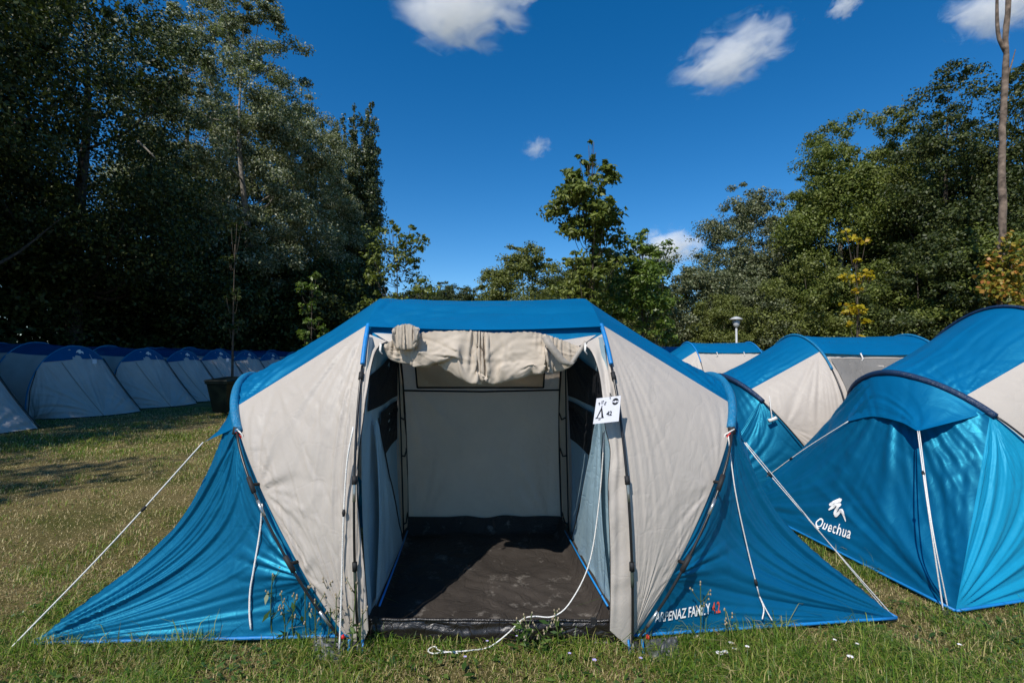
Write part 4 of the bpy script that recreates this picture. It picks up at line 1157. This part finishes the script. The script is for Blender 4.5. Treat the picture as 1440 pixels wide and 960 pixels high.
LM['grey'] = leaf_mat('grey_green_leaves', [(0, (.06, .074, .032)), (.5, (.115, .135, .062)), (.85, (.19, .20, .10)), (1, (.32, .325, .21))], .22, .5, .3)
LM['yellow'] = leaf_mat('yellow_autumn_leaves', [(0, (.30, .24, .015)), (.6, (.50, .40, .02)), (.9, (.48, .28, .03)), (1, (.25, .25, .03))], .4, .45, .3)
LM['rust'] = leaf_mat('mixed_autumn_leaves', [(0, (.10, .13, .02)), (.45, (.22, .21, .03)), (.75, (.40, .25, .04)), (1, (.45, .16, .05))], .35, .45, .3)
LM['poplar'] = leaf_mat('dark_poplar_leaves', [(0, (.035, .052, .016)), (.6, (.075, .098, .034)), (.92, (.13, .15, .06)), (1, (.24, .25, .15))], .18, .42, .45)

G_L = 'tall dark trees behind the left tent row'
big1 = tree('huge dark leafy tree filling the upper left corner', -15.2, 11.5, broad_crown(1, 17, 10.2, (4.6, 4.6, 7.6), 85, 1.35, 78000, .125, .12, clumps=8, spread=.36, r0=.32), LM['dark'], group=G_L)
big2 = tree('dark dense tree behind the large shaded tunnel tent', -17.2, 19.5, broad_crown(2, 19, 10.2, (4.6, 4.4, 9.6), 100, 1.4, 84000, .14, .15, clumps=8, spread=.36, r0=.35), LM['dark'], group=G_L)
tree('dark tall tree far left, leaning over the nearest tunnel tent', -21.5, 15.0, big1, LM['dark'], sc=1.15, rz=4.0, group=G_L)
sil = tree('broad silver poplar with pale glinting leaves, left of the tall narrow poplars', -15.2, 27.5, broad_crown(3, 24.0, 14.2, (4.5, 4.5, 10.2), 84, 1.3, 98000, .15, .22, clumps=6, spread=.33, r0=.34, droop=.6), LM['silver'], 'bark_pale', sc=.93, group='silver poplars on the left')
tree('second silver poplar stepping down toward the narrow poplars', -14.4, 32.0, sil, LM['silver'], 'bark_pale', sc=.80, rz=2.2, group='silver poplars on the left')
tree('slim silver poplar right beside the narrow poplars', -14.6, 37.0, sil, LM['silver'], 'bark_pale', sc=.78, rz=4.4, zs=1.06, group='silver poplars on the left')
tree('silver poplar seen between the corner tree and the broad silver poplar', at(252, 400, 31)[0], 31, sil, LM['silver'], 'bark_pale', sc=1.06, rz=1.1, group='silver poplars on the left')
# shade trees left of the camera
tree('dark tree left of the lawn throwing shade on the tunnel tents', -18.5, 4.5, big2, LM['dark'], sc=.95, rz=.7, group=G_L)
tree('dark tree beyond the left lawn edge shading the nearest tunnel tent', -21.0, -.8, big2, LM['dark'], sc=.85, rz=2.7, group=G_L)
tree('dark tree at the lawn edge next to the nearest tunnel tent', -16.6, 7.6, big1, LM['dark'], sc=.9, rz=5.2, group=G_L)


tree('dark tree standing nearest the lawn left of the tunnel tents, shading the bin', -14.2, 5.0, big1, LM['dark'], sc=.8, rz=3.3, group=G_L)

# Lombardy poplars: narrow bundles of upright plumes
def poplar(seed, H, rad, n):
    rg = np.random.RandomState(seed); lobes = []; pl = []
    for k in range(9):
        a = rg.uniform(0, 6.28); r = rad * rg.uniform(.15, .75) * (k > 0)
        top = H * (1 if k == 0 else rg.uniform(.72, .99)); x, y = r * math.cos(a), r * math.sin(a)
        pl.append((x * .8, y * .8, top * .93))
        for z in np.arange(1.0, top - .4, .75):
            w = rad * .42 * min(1, (top - z) / (H * .35) + .22) * rg.uniform(.7, 1.2)
            lobes.append((np.array([x * min(1, .25 + z / H), y * min(1, .25 + z / H), z]), np.array([w, w, .75])))
    P, o, cc = crown_points(rg, lobes, n, 6, .42)
    v, f = leaf_cards(rg, P, .17, .7, .1, .3, o)
    return v, f, limbs(rg, H, pl, .3, zfork=.06)
pop = tree('tall narrow poplar with two pointed plumes at the right end of the left trees', at(517, 400, 40)[0], 40, poplar(5, 22.8, 1.75, 68000), LM['poplar'], 'bark_pale', group='narrow poplars', name='poplar_tree')
tree('tall narrow poplar standing between its twin and the silver poplars', at(496, 400, 39)[0], 39, pop, LM['poplar'], sc=.99, rz=2.0, group='narrow poplars', name='poplar_tree')
tree('narrow poplar half hidden behind the slim silver poplar', at(468, 400, 42)[0], 42, pop, LM['poplar'], sc=1.0, rz=4.1, group='narrow poplars', name='poplar_tree')

# undergrowth below the big trees
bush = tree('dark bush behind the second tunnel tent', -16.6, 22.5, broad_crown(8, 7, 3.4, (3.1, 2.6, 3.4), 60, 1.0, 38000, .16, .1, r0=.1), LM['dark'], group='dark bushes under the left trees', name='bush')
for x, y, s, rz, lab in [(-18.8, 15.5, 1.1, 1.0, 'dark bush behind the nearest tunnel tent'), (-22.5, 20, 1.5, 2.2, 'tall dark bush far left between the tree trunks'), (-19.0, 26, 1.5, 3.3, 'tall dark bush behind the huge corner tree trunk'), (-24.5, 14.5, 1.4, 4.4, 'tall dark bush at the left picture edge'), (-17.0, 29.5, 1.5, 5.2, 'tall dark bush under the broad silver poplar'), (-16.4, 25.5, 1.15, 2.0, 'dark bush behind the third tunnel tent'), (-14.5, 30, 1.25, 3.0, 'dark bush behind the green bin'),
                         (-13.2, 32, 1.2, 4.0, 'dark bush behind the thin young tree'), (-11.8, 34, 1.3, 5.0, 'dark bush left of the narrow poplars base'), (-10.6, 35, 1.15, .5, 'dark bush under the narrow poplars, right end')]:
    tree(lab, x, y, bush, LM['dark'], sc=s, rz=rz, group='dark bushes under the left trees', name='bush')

# young trees: a thin stem with whorls of big leaves
def young(seed, H, whorls, r0, n, size, asp=.45):
    rg = np.random.RandomState(seed); lobes = []; tg = []
    for z, rr, cnt in whorls:
        for k in range(cnt):
            a = rg.uniform(0, 6.28); r = rr * rg.uniform(.25, 1)
            p = np.array([r * math.cos(a), r * math.sin(a), z + rg.normal() * rr * .25])
            s = rr * rg.uniform(.28, .5); lobes.append((p, np.array([s, s, s * .6]))); tg.append(p)
    P, o, cc = crown_points(rg, lobes, n, 7, .33)
    v, f = leaf_cards(rg, P, size, asp, .6, .5, o)
    return v, f, limbs(rg, H, tg, r0, zfork=.12, wob=.012)
p = at(832, 480, 14)
tree('tall slim ash with layered leaf clusters rising above the open tent', p[0], 14, young(21, 7.9, [(7.6, .22, 3), (7.1, .45, 6), (6.6, .75, 9), (6.0, 1.0, 13), (5.4, 1.0, 12), (4.9, .85, 8), (4.1, .8, 8), (3.6, .95, 9), (2.9, .8, 8), (2.2, .8, 6)], .07, 9800, .17), LM['mid'], group='young trees on the lawn', name='young_tree')
tree('slender tall tree beside the lawn left of the camera, its layered crown shading the grass', -10.4, -1.2, young(61, 11.0, [(10.4, .5, 4), (9.6, 1.3, 9), (8.9, 2.3, 16), (8.3, 2.0, 9)], .05, 2600, .17), LM['mid'], group='young trees on the lawn', name='young_tree')
p = at(905, 480, 15)
tree('leafy bright green young tree just right of the open tent roof', p[0], 15, young(22, 5.6, [(5.3, .4, 5), (4.7, .8, 10), (4.0, 1.05, 14), (3.2, 1.15, 14), (2.0, 1.0, 12), (1.3, .8, 8)], .07, 9500, .15), LM['bright'], group='young trees on the lawn', name='young_tree')
p = at(557, 420, 20)
tree('small open-branched tree beside the narrow poplars', p[0], 20, young(23, 7.0, [(6.7, .7, 5), (6.1, 1.2, 9), (5.4, 1.2, 9), (4.7, 1.3, 8), (3.9, 1.2, 8), (3.0, 1.3, 9), (2.0, 1.2, 8)], .085, 4300, .17), LM['mid'], group='young trees on the lawn', name='young_tree')
p = at(437, 480, 16)
tree('slender pale green sapling lit against the dark left trees', p[0], 16, young(24, 4.3, [(4.1, .22, 4), (3.7, .36, 6), (3.2, .34, 5), (2.7, .38, 6), (2.3, .42, 7), (1.8, .3, 4)], .04, 1500, .13), LM['bright'], group='saplings on the lawn', name='young_tree')
p = at(328, 480, 14)
tree('thin dark young tree behind the green bin', p[0], 14, young(25, 5.6, [(5.3, .2, 3), (4.3, .3, 3), (3.3, .3, 4), (2.5, .3, 4)], .045, 520, .12), LM['dark'], group='saplings on the lawn', name='young_tree')
p = at(1205, 480, 15)
tree('thin sapling with bright yellow leaves before the dark right trees', p[0], 15, young(26, 5.4, [(5.1, .32, 6), (4.4, .16, 2), (3.95, .40, 7), (3.6, .2, 3), (3.0, .42, 7), (2.6, .3, 4), (1.95, .36, 3)], .05, 620, .13, .75), LM['yellow'], group='saplings on the lawn', name='young_tree')

# centre and right background
G_R = 'leafy trees along the right side'
rnd = tree('round bushy tree behind the middle of the open tent roof', at(735, 400, 40)[0], 40, broad_crown(31, 10.8, 5.8, (3.7, 3.5, 5.0), 70, 1.1, 52000, .17, .1, r0=.2), LM['olive'], group='round trees beyond the tents')
for px, Y, s, m, lab in [(598, 75, 1.18, 'dark', 'far dark round tree left end of the gap in the trees'), (622, 84, 1.35, 'dark', 'far dark round tree in the middle of the distant gap'), (655, 80, 1.22, 'dark', 'far dark round tree nearest the round bushy tree'),
                         (790, 46, .92, 'dark', 'dark round tree behind the tall slim ash'), (695, 52, .8, 'mid', 'low green tree left behind the round bushy tree'), (1030, 60, 1.1, 'dark', 'dark round tree far behind the right silver poplar')]:
    tree(lab, at(px, 400, Y)[0], Y, rnd, LM[m], sc=s, rz=px * .7, group='round trees beyond the tents')
shr = tree('dense olive bush behind the tall slim ash', at(850, 400, 23)[0], 23, broad_crown(32, 6.4, 3.4, (2.3, 2.3, 3.3), 52, .75, 34000, .12, .05, r0=.1), LM['olive'], group='bushes behind the right tents', name='bush')
for px, Y, s, m, lab in [(805, 30, .92, 'mid', 'green bush left behind the tall slim ash'), (930, 27, 1.10, 'grey', 'grey-green bush behind the leafy young tree'), (985, 28, 1.02, 'grey', 'grey-green bush left below the right silver poplar'), (1020, 25, .72, 'olive', 'low olive bush behind the street lamp'),
                         (1075, 26, .85, 'grey', 'grey-green bush right of the street lamp'), (1132, 25, 1.02, 'olive', 'olive bush below the tall right trees'), (1180, 25, .9, 'mid', 'green bush behind the yellow sapling'), (1235, 24, .95, 'mid', 'green bush right of the yellow sapling'),
                         (1290, 22, 1.0, 'dark', 'dark bush behind the edge of the large blue tent'), (1350, 22, 1.1, 'mid', 'green bush above the large blue tent'), (1420, 21, 1.05, 'dark', 'dark bush behind the bare trunk'), (895, 33, 1.1, 'mid', 'taller green bush between ash and leafy young tree')]:
    tree(lab, at(px, 400, Y)[0], Y, shr, LM[m], sc=s, rz=px * .31, group='bushes behind the right tents', name='bush')
tree('grey-green poplar with a rounded top right of the clouds', at(1056, 400, 32)[0], 32, broad_crown(33, 12.6, 7.0, (3.1, 3.1, 5.7), 110, .95, 90000, .135, .12, r0=.25, droop=.5), LM['grey'], 'bark_pale', group=G_R)
rt = tree('tall green tree with a ragged top above the yellow sapling', at(1187, 400, 28)[0], 28, broad_crown(34, 15.2, 8.4, (2.9, 2.9, 6.6), 120, .98, 94000, .14, .15, r0=.26), LM['mid'], 'bark_pale', group=G_R)
tree('tall olive tree between the ragged topped tree and the dark one', at(1255, 400, 29)[0], 29, rt, LM['olive'], sc=1.05, rz=2.4, group=G_R)
dk = tree('tallest dark tree on the right, left of the bare trunk', at(1338, 400, 24)[0], 24, broad_crown(35, 15.6, 8.2, (2.7, 2.7, 7.2), 105, 1.0, 80000, .135, .32, r0=.3), LM['dark'], group=G_R)
tree('dark tree at the right picture edge behind the bare trunk', at(1452, 400, 23)[0], 23, dk, LM['dark'], sc=.98, rz=2.0, group=G_R)
tree('dark green tree low behind the tallest right tree', at(1398, 400, 30)[0], 30, rt, LM['mid'], sc=.88, rz=4.4, group=G_R)
tree('dark tree filling in behind the ragged topped tree', at(1300, 400, 34)[0], 34, rt, LM['dark'], sc=1.0, rz=5.4, group=G_R)

# bare dead trunk with creeper round its foot
b = at(1406, 480, 17)
dt = thing('dead_tree', 'bare dead grey trunk standing tall at the right edge', 'tree', (b[0], b[1], 0))
q = lambda px, py: at(px, py, 17) - np.array([b[0], b[1], 0])
tr = spline([(0, 0, -.1), q(1407, 400), q(1410, 300), q(1409, 200), q(1413, 110), q(1416, 40), q(1423, -60), q(1428, -140)], 40)
v, f = join([tube_geo(tr + np.random.RandomState(4).normal(0, .012, (40, 3)), np.linspace(.14, .055, 40) * np.random.RandomState(9).uniform(.85, 1.15, 40), 12), tube_geo(spline([q(1415, 75), q(1404, 50), q(1402, 5), q(1404, -40)], 12), np.linspace(.07, .03, 12), 6), tube_geo(spline([q(1412, 120), q(1421, 95), q(1428, 70)], 8), np.linspace(.04, .012, 8), 5)])
make('trunk', v, f, M['dead_bark'], dt, True, True)
rg = np.random.RandomState(77)
lob = [(q(1405 + rg.normal() * 14, y) + [0, -.3, 0], np.array([.42, .4, .4])) for y in np.linspace(345, 440, 12)] + [(q(1425 + rg.normal() * 22, y) + [0, -.2, 0], np.array([.6, .4, .4])) for y in np.linspace(380, 440, 10)]
P, o_, cc = crown_points(rg, lob, 1500, 7, .4)
v, f = leaf_cards(rg, P, .15, .8, .3, .5, o_)
cr = thing('creeper', 'autumn coloured creeper with yellow and rusty leaves round the bare trunk foot', 'plant', (b[0], b[1], 0))
make('leaves', v, f, LM['rust'], cr, False, True)
make('stems', *join([tube_geo(spline([(.3 * k - .9, -.2, 0), c[1] * .5 + np.array([0, 0, .2]), c[1]], 8), .012, 5) for k, c in enumerate([(0, l[0]) for l in lob[::3]])]), M['bark'], cr, True, True)
p0 = at(194, 199, 16.0); p1 = at(218, 222, 16.0)
st = tube('pale_stick', spline([p0, (p0 + p1) / 2 + [0, 0, .015], p1], 8), np.linspace(.04, .02, 8), M['bark_pale'], None, 8)  # plain pale stick standing in for a likely lamp arm
tag(st, 'pale bare broken branch caught high in the dark left trees', 'branch')

# ------------------------------------------------------------------ grass
def blades(rg, X, Y, h, w, lean, zb=None, seg=2):
    n = len(X); a = rg.uniform(0, 6.28, n); d = np.stack([np.cos(a), np.sin(a)], 1)
    s = np.stack([-d[:, 1], d[:, 0]], 1) * (w / 2)[:, None]
    z0 = np.zeros(n) if zb is None else zb
    ln = (lean * h)[:, None] * d
    B = np.stack([X, Y], 1)
    P = np.empty((n, 5, 3))
    P[:, 0, :2] = B - s; P[:, 1, :2] = B + s; P[:, 0, 2] = P[:, 1, 2] = z0 - .004
    mid = B + ln * .35; P[:, 2, :2] = mid + s * .8; P[:, 3, :2] = mid - s * .8; P[:, 2, 2] = P[:, 3, 2] = z0 + h * .62
    P[:, 4, :2] = B + ln; P[:, 4, 2] = z0 + h * np.clip(1.1 - lean * .4, .25, 1)
    return P
def hide(X, Y):
    inside = (X > -.84) & (X < .60) & (Y > 2.66) & (Y < 4.35)
    return inside
def patch(X, Y):                                              # 0 = bare straw, 1 = green
    q = .48 + .75 * noise2(X * 1.3 + 30, Y * 1.3 + 30, 201) + .6 * noise2(X * 3.7 + 50, Y * 3.7 + 50, 202)
    wear = np.exp(-((X - .05) / .75) ** 2 - ((Y - 2.38) / .16) ** 2) + .8 * np.exp(-((X + 2.2) / .5) ** 2 - ((Y - 2.35) / .15) ** 2) + .6 * np.exp(-((X - 1.2) / .35) ** 2 - ((Y - 2.33) / .1) ** 2)
    return np.clip(q - .75 * wear, 0, 1)
def grass_zone(name, seed, n, x0, x1, y0, y1, hmin, hmax, w, keep, mat, label, wedge=None):
    rg = np.random.RandomState(seed)
    X = rg.uniform(x0, x1, n); Y = y0 + (y1 - y0) * rg.uniform(0, 1, n) ** 1.25
    m = ~hide(X, Y) & (np.abs(X) < Y * 1.09 + .3)
    if wedge is not None: m &= wedge(X, Y)
    m &= rg.uniform(0, 1, n) < keep(X, Y)
    X, Y = X[m], Y[m]; n = len(X)
    h = rg.uniform(hmin, hmax, n) * (.5 + 1.0 * patch(X, Y)) * np.where(rg.uniform(0, 1, n) > .95, 1.9, 1) * (1 + .55 * np.exp(-((Y - 2.63 - .04 * X) / .07) ** 2) * (np.abs(X) > .6))
    P = blades(rg, X, Y, h, w * rg.uniform(.6, 1.5, n) * np.sqrt(np.maximum(1, Y / 4)), rg.uniform(.2, 2.2, n))
    V = P.reshape(-1, 3); i = np.arange(n)[:, None] * 5
    tri = np.concatenate([i + np.array([[0, 1, 2]]), i + np.array([[0, 2, 3]]), i + np.array([[3, 2, 4]])])
    o = make(name, V, tri, mat, None, False)
    return tag(o, label, None, None, 'stuff')
M['grass'] = leaf_mat('green_grass', [(0, (.035, .090, .006)), (.45, (.11, .20, .016)), (.78, (.23, .30, .04)), (.9, (.36, .32, .10)), (1, (.52, .43, .21))], .3, .45, .4)
M['straw'] = leaf_mat('dry_grass', [(0, (.22, .165, .07)), (.5, (.42, .33, .16)), (.85, (.60, .49, .27)), (1, (.14, .18, .03))], .2, .6, .25)
M['clover'] = leaf_mat('clover_leaves', [(0, (.03, .07, .012)), (.6, (.06, .12, .02)), (1, (.13, .19, .045))], .3, .4, .45)
green = lambda X, Y: .08 + .92 * patch(X, Y)
dry = lambda X, Y: 1 - .85 * patch(X, Y)
grass_zone('grass', 301, 100000, -4.2, 4.2, 2.15, 3.55, .018, .065, .0032, lambda X, Y: np.clip(green(X, Y) + .08, 0, 1), M['grass'], 'short green grass along the front of the tents')
grass_zone('straw_grass', 302, 90000, -4.2, 4.2, 2.15, 3.55, .010, .036, .0028, dry, M['straw'], 'dry straw coloured grass thatch in front of the tents')
lawn = lambda X, Y: (X < -.3 - .12 * Y) | (X > 1.2)
grass_zone('grass', 303, 85000, -9.0, 5.0, 3.4, 8.0, .015, .05, .0042, lambda X, Y: np.clip(green(X, Y) - .15 * (X < 0), .04, 1), M['grass'], 'short green grass on the left lawn', lawn)
grass_zone('straw_grass', 304, 110000, -9.0, 5.0, 3.4, 8.0, .01, .036, .004, lambda X, Y: np.clip(dry(X, Y) + .2 * (X < 0), 0, 1), M['straw'], 'dry straw coloured grass thatch on the left lawn', lawn)
grass_zone('grass', 305, 60000, -13.5, 0, 8.0, 15, .018, .05, .006, green, M['grass'], 'grass before the left tent row', lawn)
grass_zone('straw_grass', 306, 45000, -13.5, 0, 8.0, 15, .015, .045, .006, lambda X, Y: np.clip(dry(X, Y) + .3, 0, 1), M['straw'], 'dry grass before the left tent row', lawn)
rg = np.random.RandomState(310); n = 5200
X = rg.uniform(-2.9, 3.4, n); Y = rg.uniform(2.2, 3.4, n)
m = ~hide(X, Y) & (noise2(X * 2.3 + 9, Y * 2.3 + 70, 210) > .05); X, Y = X[m], Y[m]
v, f = leaf_cards(rg, np.stack([X, Y, rg.uniform(.012, .05, len(X))], 1), .022, .75, 1.6, 0, None)
v2, f2 = leaf_cards(rg, np.stack([rg.uniform(-2.9, 3.4, 900), rg.uniform(2.2, 3.1, 900), rg.uniform(.01, .035, 900)], 1), .05, .42, 1.2, 0, None)
kp = ~hide(v2[::4, 0], v2[::4, 1] + .06); v2 = v2.reshape(-1, 4, 3)[kp].reshape(-1, 3)
v = np.vstack([v, v2]); f = np.arange(len(v)).reshape(-1, 4)
tag(make('clover', v, f, M['clover'], None, False), 'small round clover and weed leaves in the front grass', None, None, 'stuff')

# weeds and flowers at the front edge
M['stem'] = plain('green_stem', (.07, .11, .022), rough=.6, var=.25)
M['bud'] = plain('pinkish_buds', (.30, .24, .16), rough=.7, var=.35, scale=60)
M['petal'] = plain('white_petals', (.80, .78, .80), rough=.6, var=.03)
M['lilac'] = plain('lilac_petals', (.42, .38, .70), rough=.6, var=.08)
M['yolk'] = plain('yellow_flower_centre', (.55, .36, .03), rough=.7)
def stalk(seed, base, H, label, group, leafy=0, lean=0.0):
    rg = np.random.RandomState(seed)
    r = thing('weed_stalk', label, 'weed', tuple(base), 0, group)
    top = np.array([lean * H + rg.normal() * .02, rg.normal() * .015, H])
    st = spline([(0, 0, -.01), top * .5 + [rg.normal() * .012, 0, 0], top], 14)
    geos = [tube_geo(st, np.linspace(.0036, .0022, 14), 5)]; tips = [top]
    for k in range(rg.randint(3, 6)):
        i = rg.randint(5, 13); a = rg.uniform(0, 6.28); L = rg.uniform(.03, .08)
        e = st[i] + np.array([math.cos(a) * L * .7, math.sin(a) * L * .5, L])
        geos.append(tube_geo(spline([st[i], (st[i] + e) / 2 + [0, 0, -.006], e], 6), .0018, 4)); tips.append(e)
    make('stem', *join(geos), M['stem'], r, True, True)
    bg = []
    for t in tips:
        for k in range(2): bg.append(lathe_geo(t + rg.normal(size=3) * .003 - [0, 0, .012 * k], [(.0015, -.006), (.0048, -.001), (.004, .004), (.001, .008)], 6))
    make('buds', *join(bg), M['bud'], r, True, True)['kind'] = 'stuff'
    if leafy:
        P = st[rg.randint(1, 11, leafy)] + rg.normal(size=(leafy, 3)) * [.025, .018, .008]
        v, f = leaf_cards(rg, P, .055, .32, .9, .2, None); make('leaves', v, f, M['clover'], r, False, True)
ORD = ['first', 'second', 'third', 'fourth', 'fifth', 'sixth', 'seventh', 'eighth', 'ninth', 'tenth', 'last']
G_W = 'weed stalks in front of the open tent'
k = 0
for px, py, h in [(384, 908, .36), (399, 912, .22), (416, 909, .27), (432, 914, .30), (447, 918, .26), (459, 912, .34), (470, 921, .29), (493, 926, .38), (508, 929, .25)]:
    k += 1; stalk(400 + k, gnd(px, py), h, 'thin branching weed stalk with buds before the left wing, ' + ORD[k - 1] + ' from left', G_W, 4)
for px, py, h in [(725, 918, .17), (742, 921, .14), (765, 919, .12), (787, 915, .19)]:
    k += 1; stalk(400 + k, gnd(px, py), h, 'leafy green weed sprout in front of the black door sill, ' + ORD[k - 10] + ' from left', G_W, 16)
for px, py, h in [(985, 908, .33), (1022, 912, .16)]:
    k += 1; stalk(400 + k, gnd(px, py), h, ('tall' if h > .2 else 'short') + ' thin weed stalk with tiny buds before the printed name on the right wing', G_W, 2)
def flower(seed, base, R, hgt, mat, name, label, group, n=8, cup=.3):
    rg = np.random.RandomState(seed)
    r = thing(name, label, 'flower', tuple(base), rg.uniform(0, 6), group)
    make('stem', *tube_geo([(0, 0, -.01), (.004, 0, hgt * .5), (0, 0, hgt)], .0016, 5), M['stem'], r, True, True)
    gp = []
    for i in range(n):
        a = 6.283 * i / n; c, s = math.cos(a), math.sin(a); w = R * 2.2 / n
        pt = lambda rr, ww, zz: (c * rr - s * ww, s * rr + c * ww, hgt + zz)
        gp.append(([pt(R * .15, -w * .3, 0), pt(R * .15, w * .3, 0), pt(R * .7, w, R * cup), pt(R, 0, R * cup * 1.1), pt(R * .7, -w, R * cup)], [(0, 1, 2, 3, 4)]))
    make('petals', *join(gp), mat, r, False, True)
    make('flower_centre', *lathe_geo((0, 0, hgt), [(R * .05, -.002), (R * .28, 0), (R * .2, R * .14), (R * .02, R * .18)], 8), M['yolk'], r, True, True)
k = 0
for px, py, R in [(1012, 932, .019), (1020, 930, .016), (1028, 917, .014), (1033, 925, .012), (1051, 922, .012), (1109, 884, .010), (1128, 888, .008), (1174, 912, .010), (1196, 937, .016), (1206, 918, .011), (1350, 919, .011)]:
    k += 1; flower(500 + k, gnd(px, py), R, .045, M['petal'], 'daisy', 'small white daisy in the right front grass, ' + ORD[k - 1] + ' from left among the daisies', 'white daisies in the right front grass', 9)
for px, py, R in [(654, 938, .009), (685, 915, .008), (727, 908, .009), (801, 933, .009), (836, 943, .012), (901, 940, .010)]:
    k += 1; flower(500 + k, gnd(px, py), R, .05, M['lilac'], 'wildflower', 'tiny pale lilac wildflower in the grass before the doorway, ' + ORD[k - 12] + ' from left', 'lilac wildflowers before the doorway', 5)

# ------------------------------------------------------------------ clouds: real puffs of vapour far beyond the trees
def cloud_mat(name, scale, dens, thr):
    m, nt, out = new_mat(name); L = nt.links.new
    tc = N(nt, 'ShaderNodeTexCoord')
    nz = N(nt, 'ShaderNodeTexNoise', Scale=scale, Detail=9.0, Roughness=0.66, Distortion=.7); L(tc.outputs['Object'], nz.inputs['Vector'])
    ln = N(nt, 'ShaderNodeVectorMath', operation='LENGTH'); L(tc.outputs['Object'], ln.inputs[0])
    fo = N(nt, 'ShaderNodeMath', operation='POWER'); L(ln.outputs['Value'], fo.inputs[0]); fo.inputs[1].default_value = 1.6
    a = N(nt, 'ShaderNodeMath', operation='MULTIPLY_ADD'); L(fo.outputs[0], a.inputs[0]); a.inputs[1].default_value = -.42; L(nz.outputs['Fac'], a.inputs[2])
    mr = N(nt, 'ShaderNodeMapRange'); L(a.outputs[0], mr.inputs[0])
    mr.inputs[1].default_value = thr; mr.inputs[2].default_value = thr + .42; mr.inputs[3].default_value = 0; mr.inputs[4].default_value = dens
    pv = N(nt, 'ShaderNodeVolumePrincipled'); pv.inputs['Color'].default_value = (1, 1, 1, 1); pv.inputs['Anisotropy'].default_value = 0
    L(mr.outputs[0], pv.inputs['Density']); L(pv.outputs[0], out.inputs['Volume'])
    return m
def cloud(label, px, py, rx, rz, Y, scale, thr, dens, rot=0.0):
    c = at(px, py, Y); k = Y / FPX
    bm = bmesh.new(); bmesh.ops.create_icosphere(bm, subdivisions=3, radius=1.0)
    me = bpy.data.meshes.new('cloud'); bm.to_mesh(me); bm.free()
    me.materials.append(cloud_mat('cloud_vapour', scale, dens, thr))
    o = bpy.data.objects.new('cloud', me); COL.objects.link(o)
    o.location = c; o.scale = (rx * k, min(rx, rz * 1.5) * k, rz * k); o.rotation_euler = (0, rot, 0)
    tag(o, label, 'cloud')
cloud('white puffy cloud cut by the top edge left of centre', 648, 2, 132, 74, 620, 2.4, .28, .075)
cloud('ragged white cloud right of centre high in the sky', 1032, 78, 118, 54, 640, 2.7, .29, .06, math.radians(-20))
cloud('tiny faint cloud wisp above the middle of the open tent', 755, 208, 30, 20, 600, 2.6, .31, .06, math.radians(-15))
cloud('low white cloud peeking between ash and right trees', 938, 350, 62, 36, 700, 2.2, .25, .10)
cloud('white cloud at the top right corner behind the bare trunk', 1415, 5, 92, 56, 600, 2.4, .28, .07)
cloud('small cloud scrap at the top edge right of centre', 1190, 5, 34, 26, 620, 2.4, .30, .10, math.radians(-30))
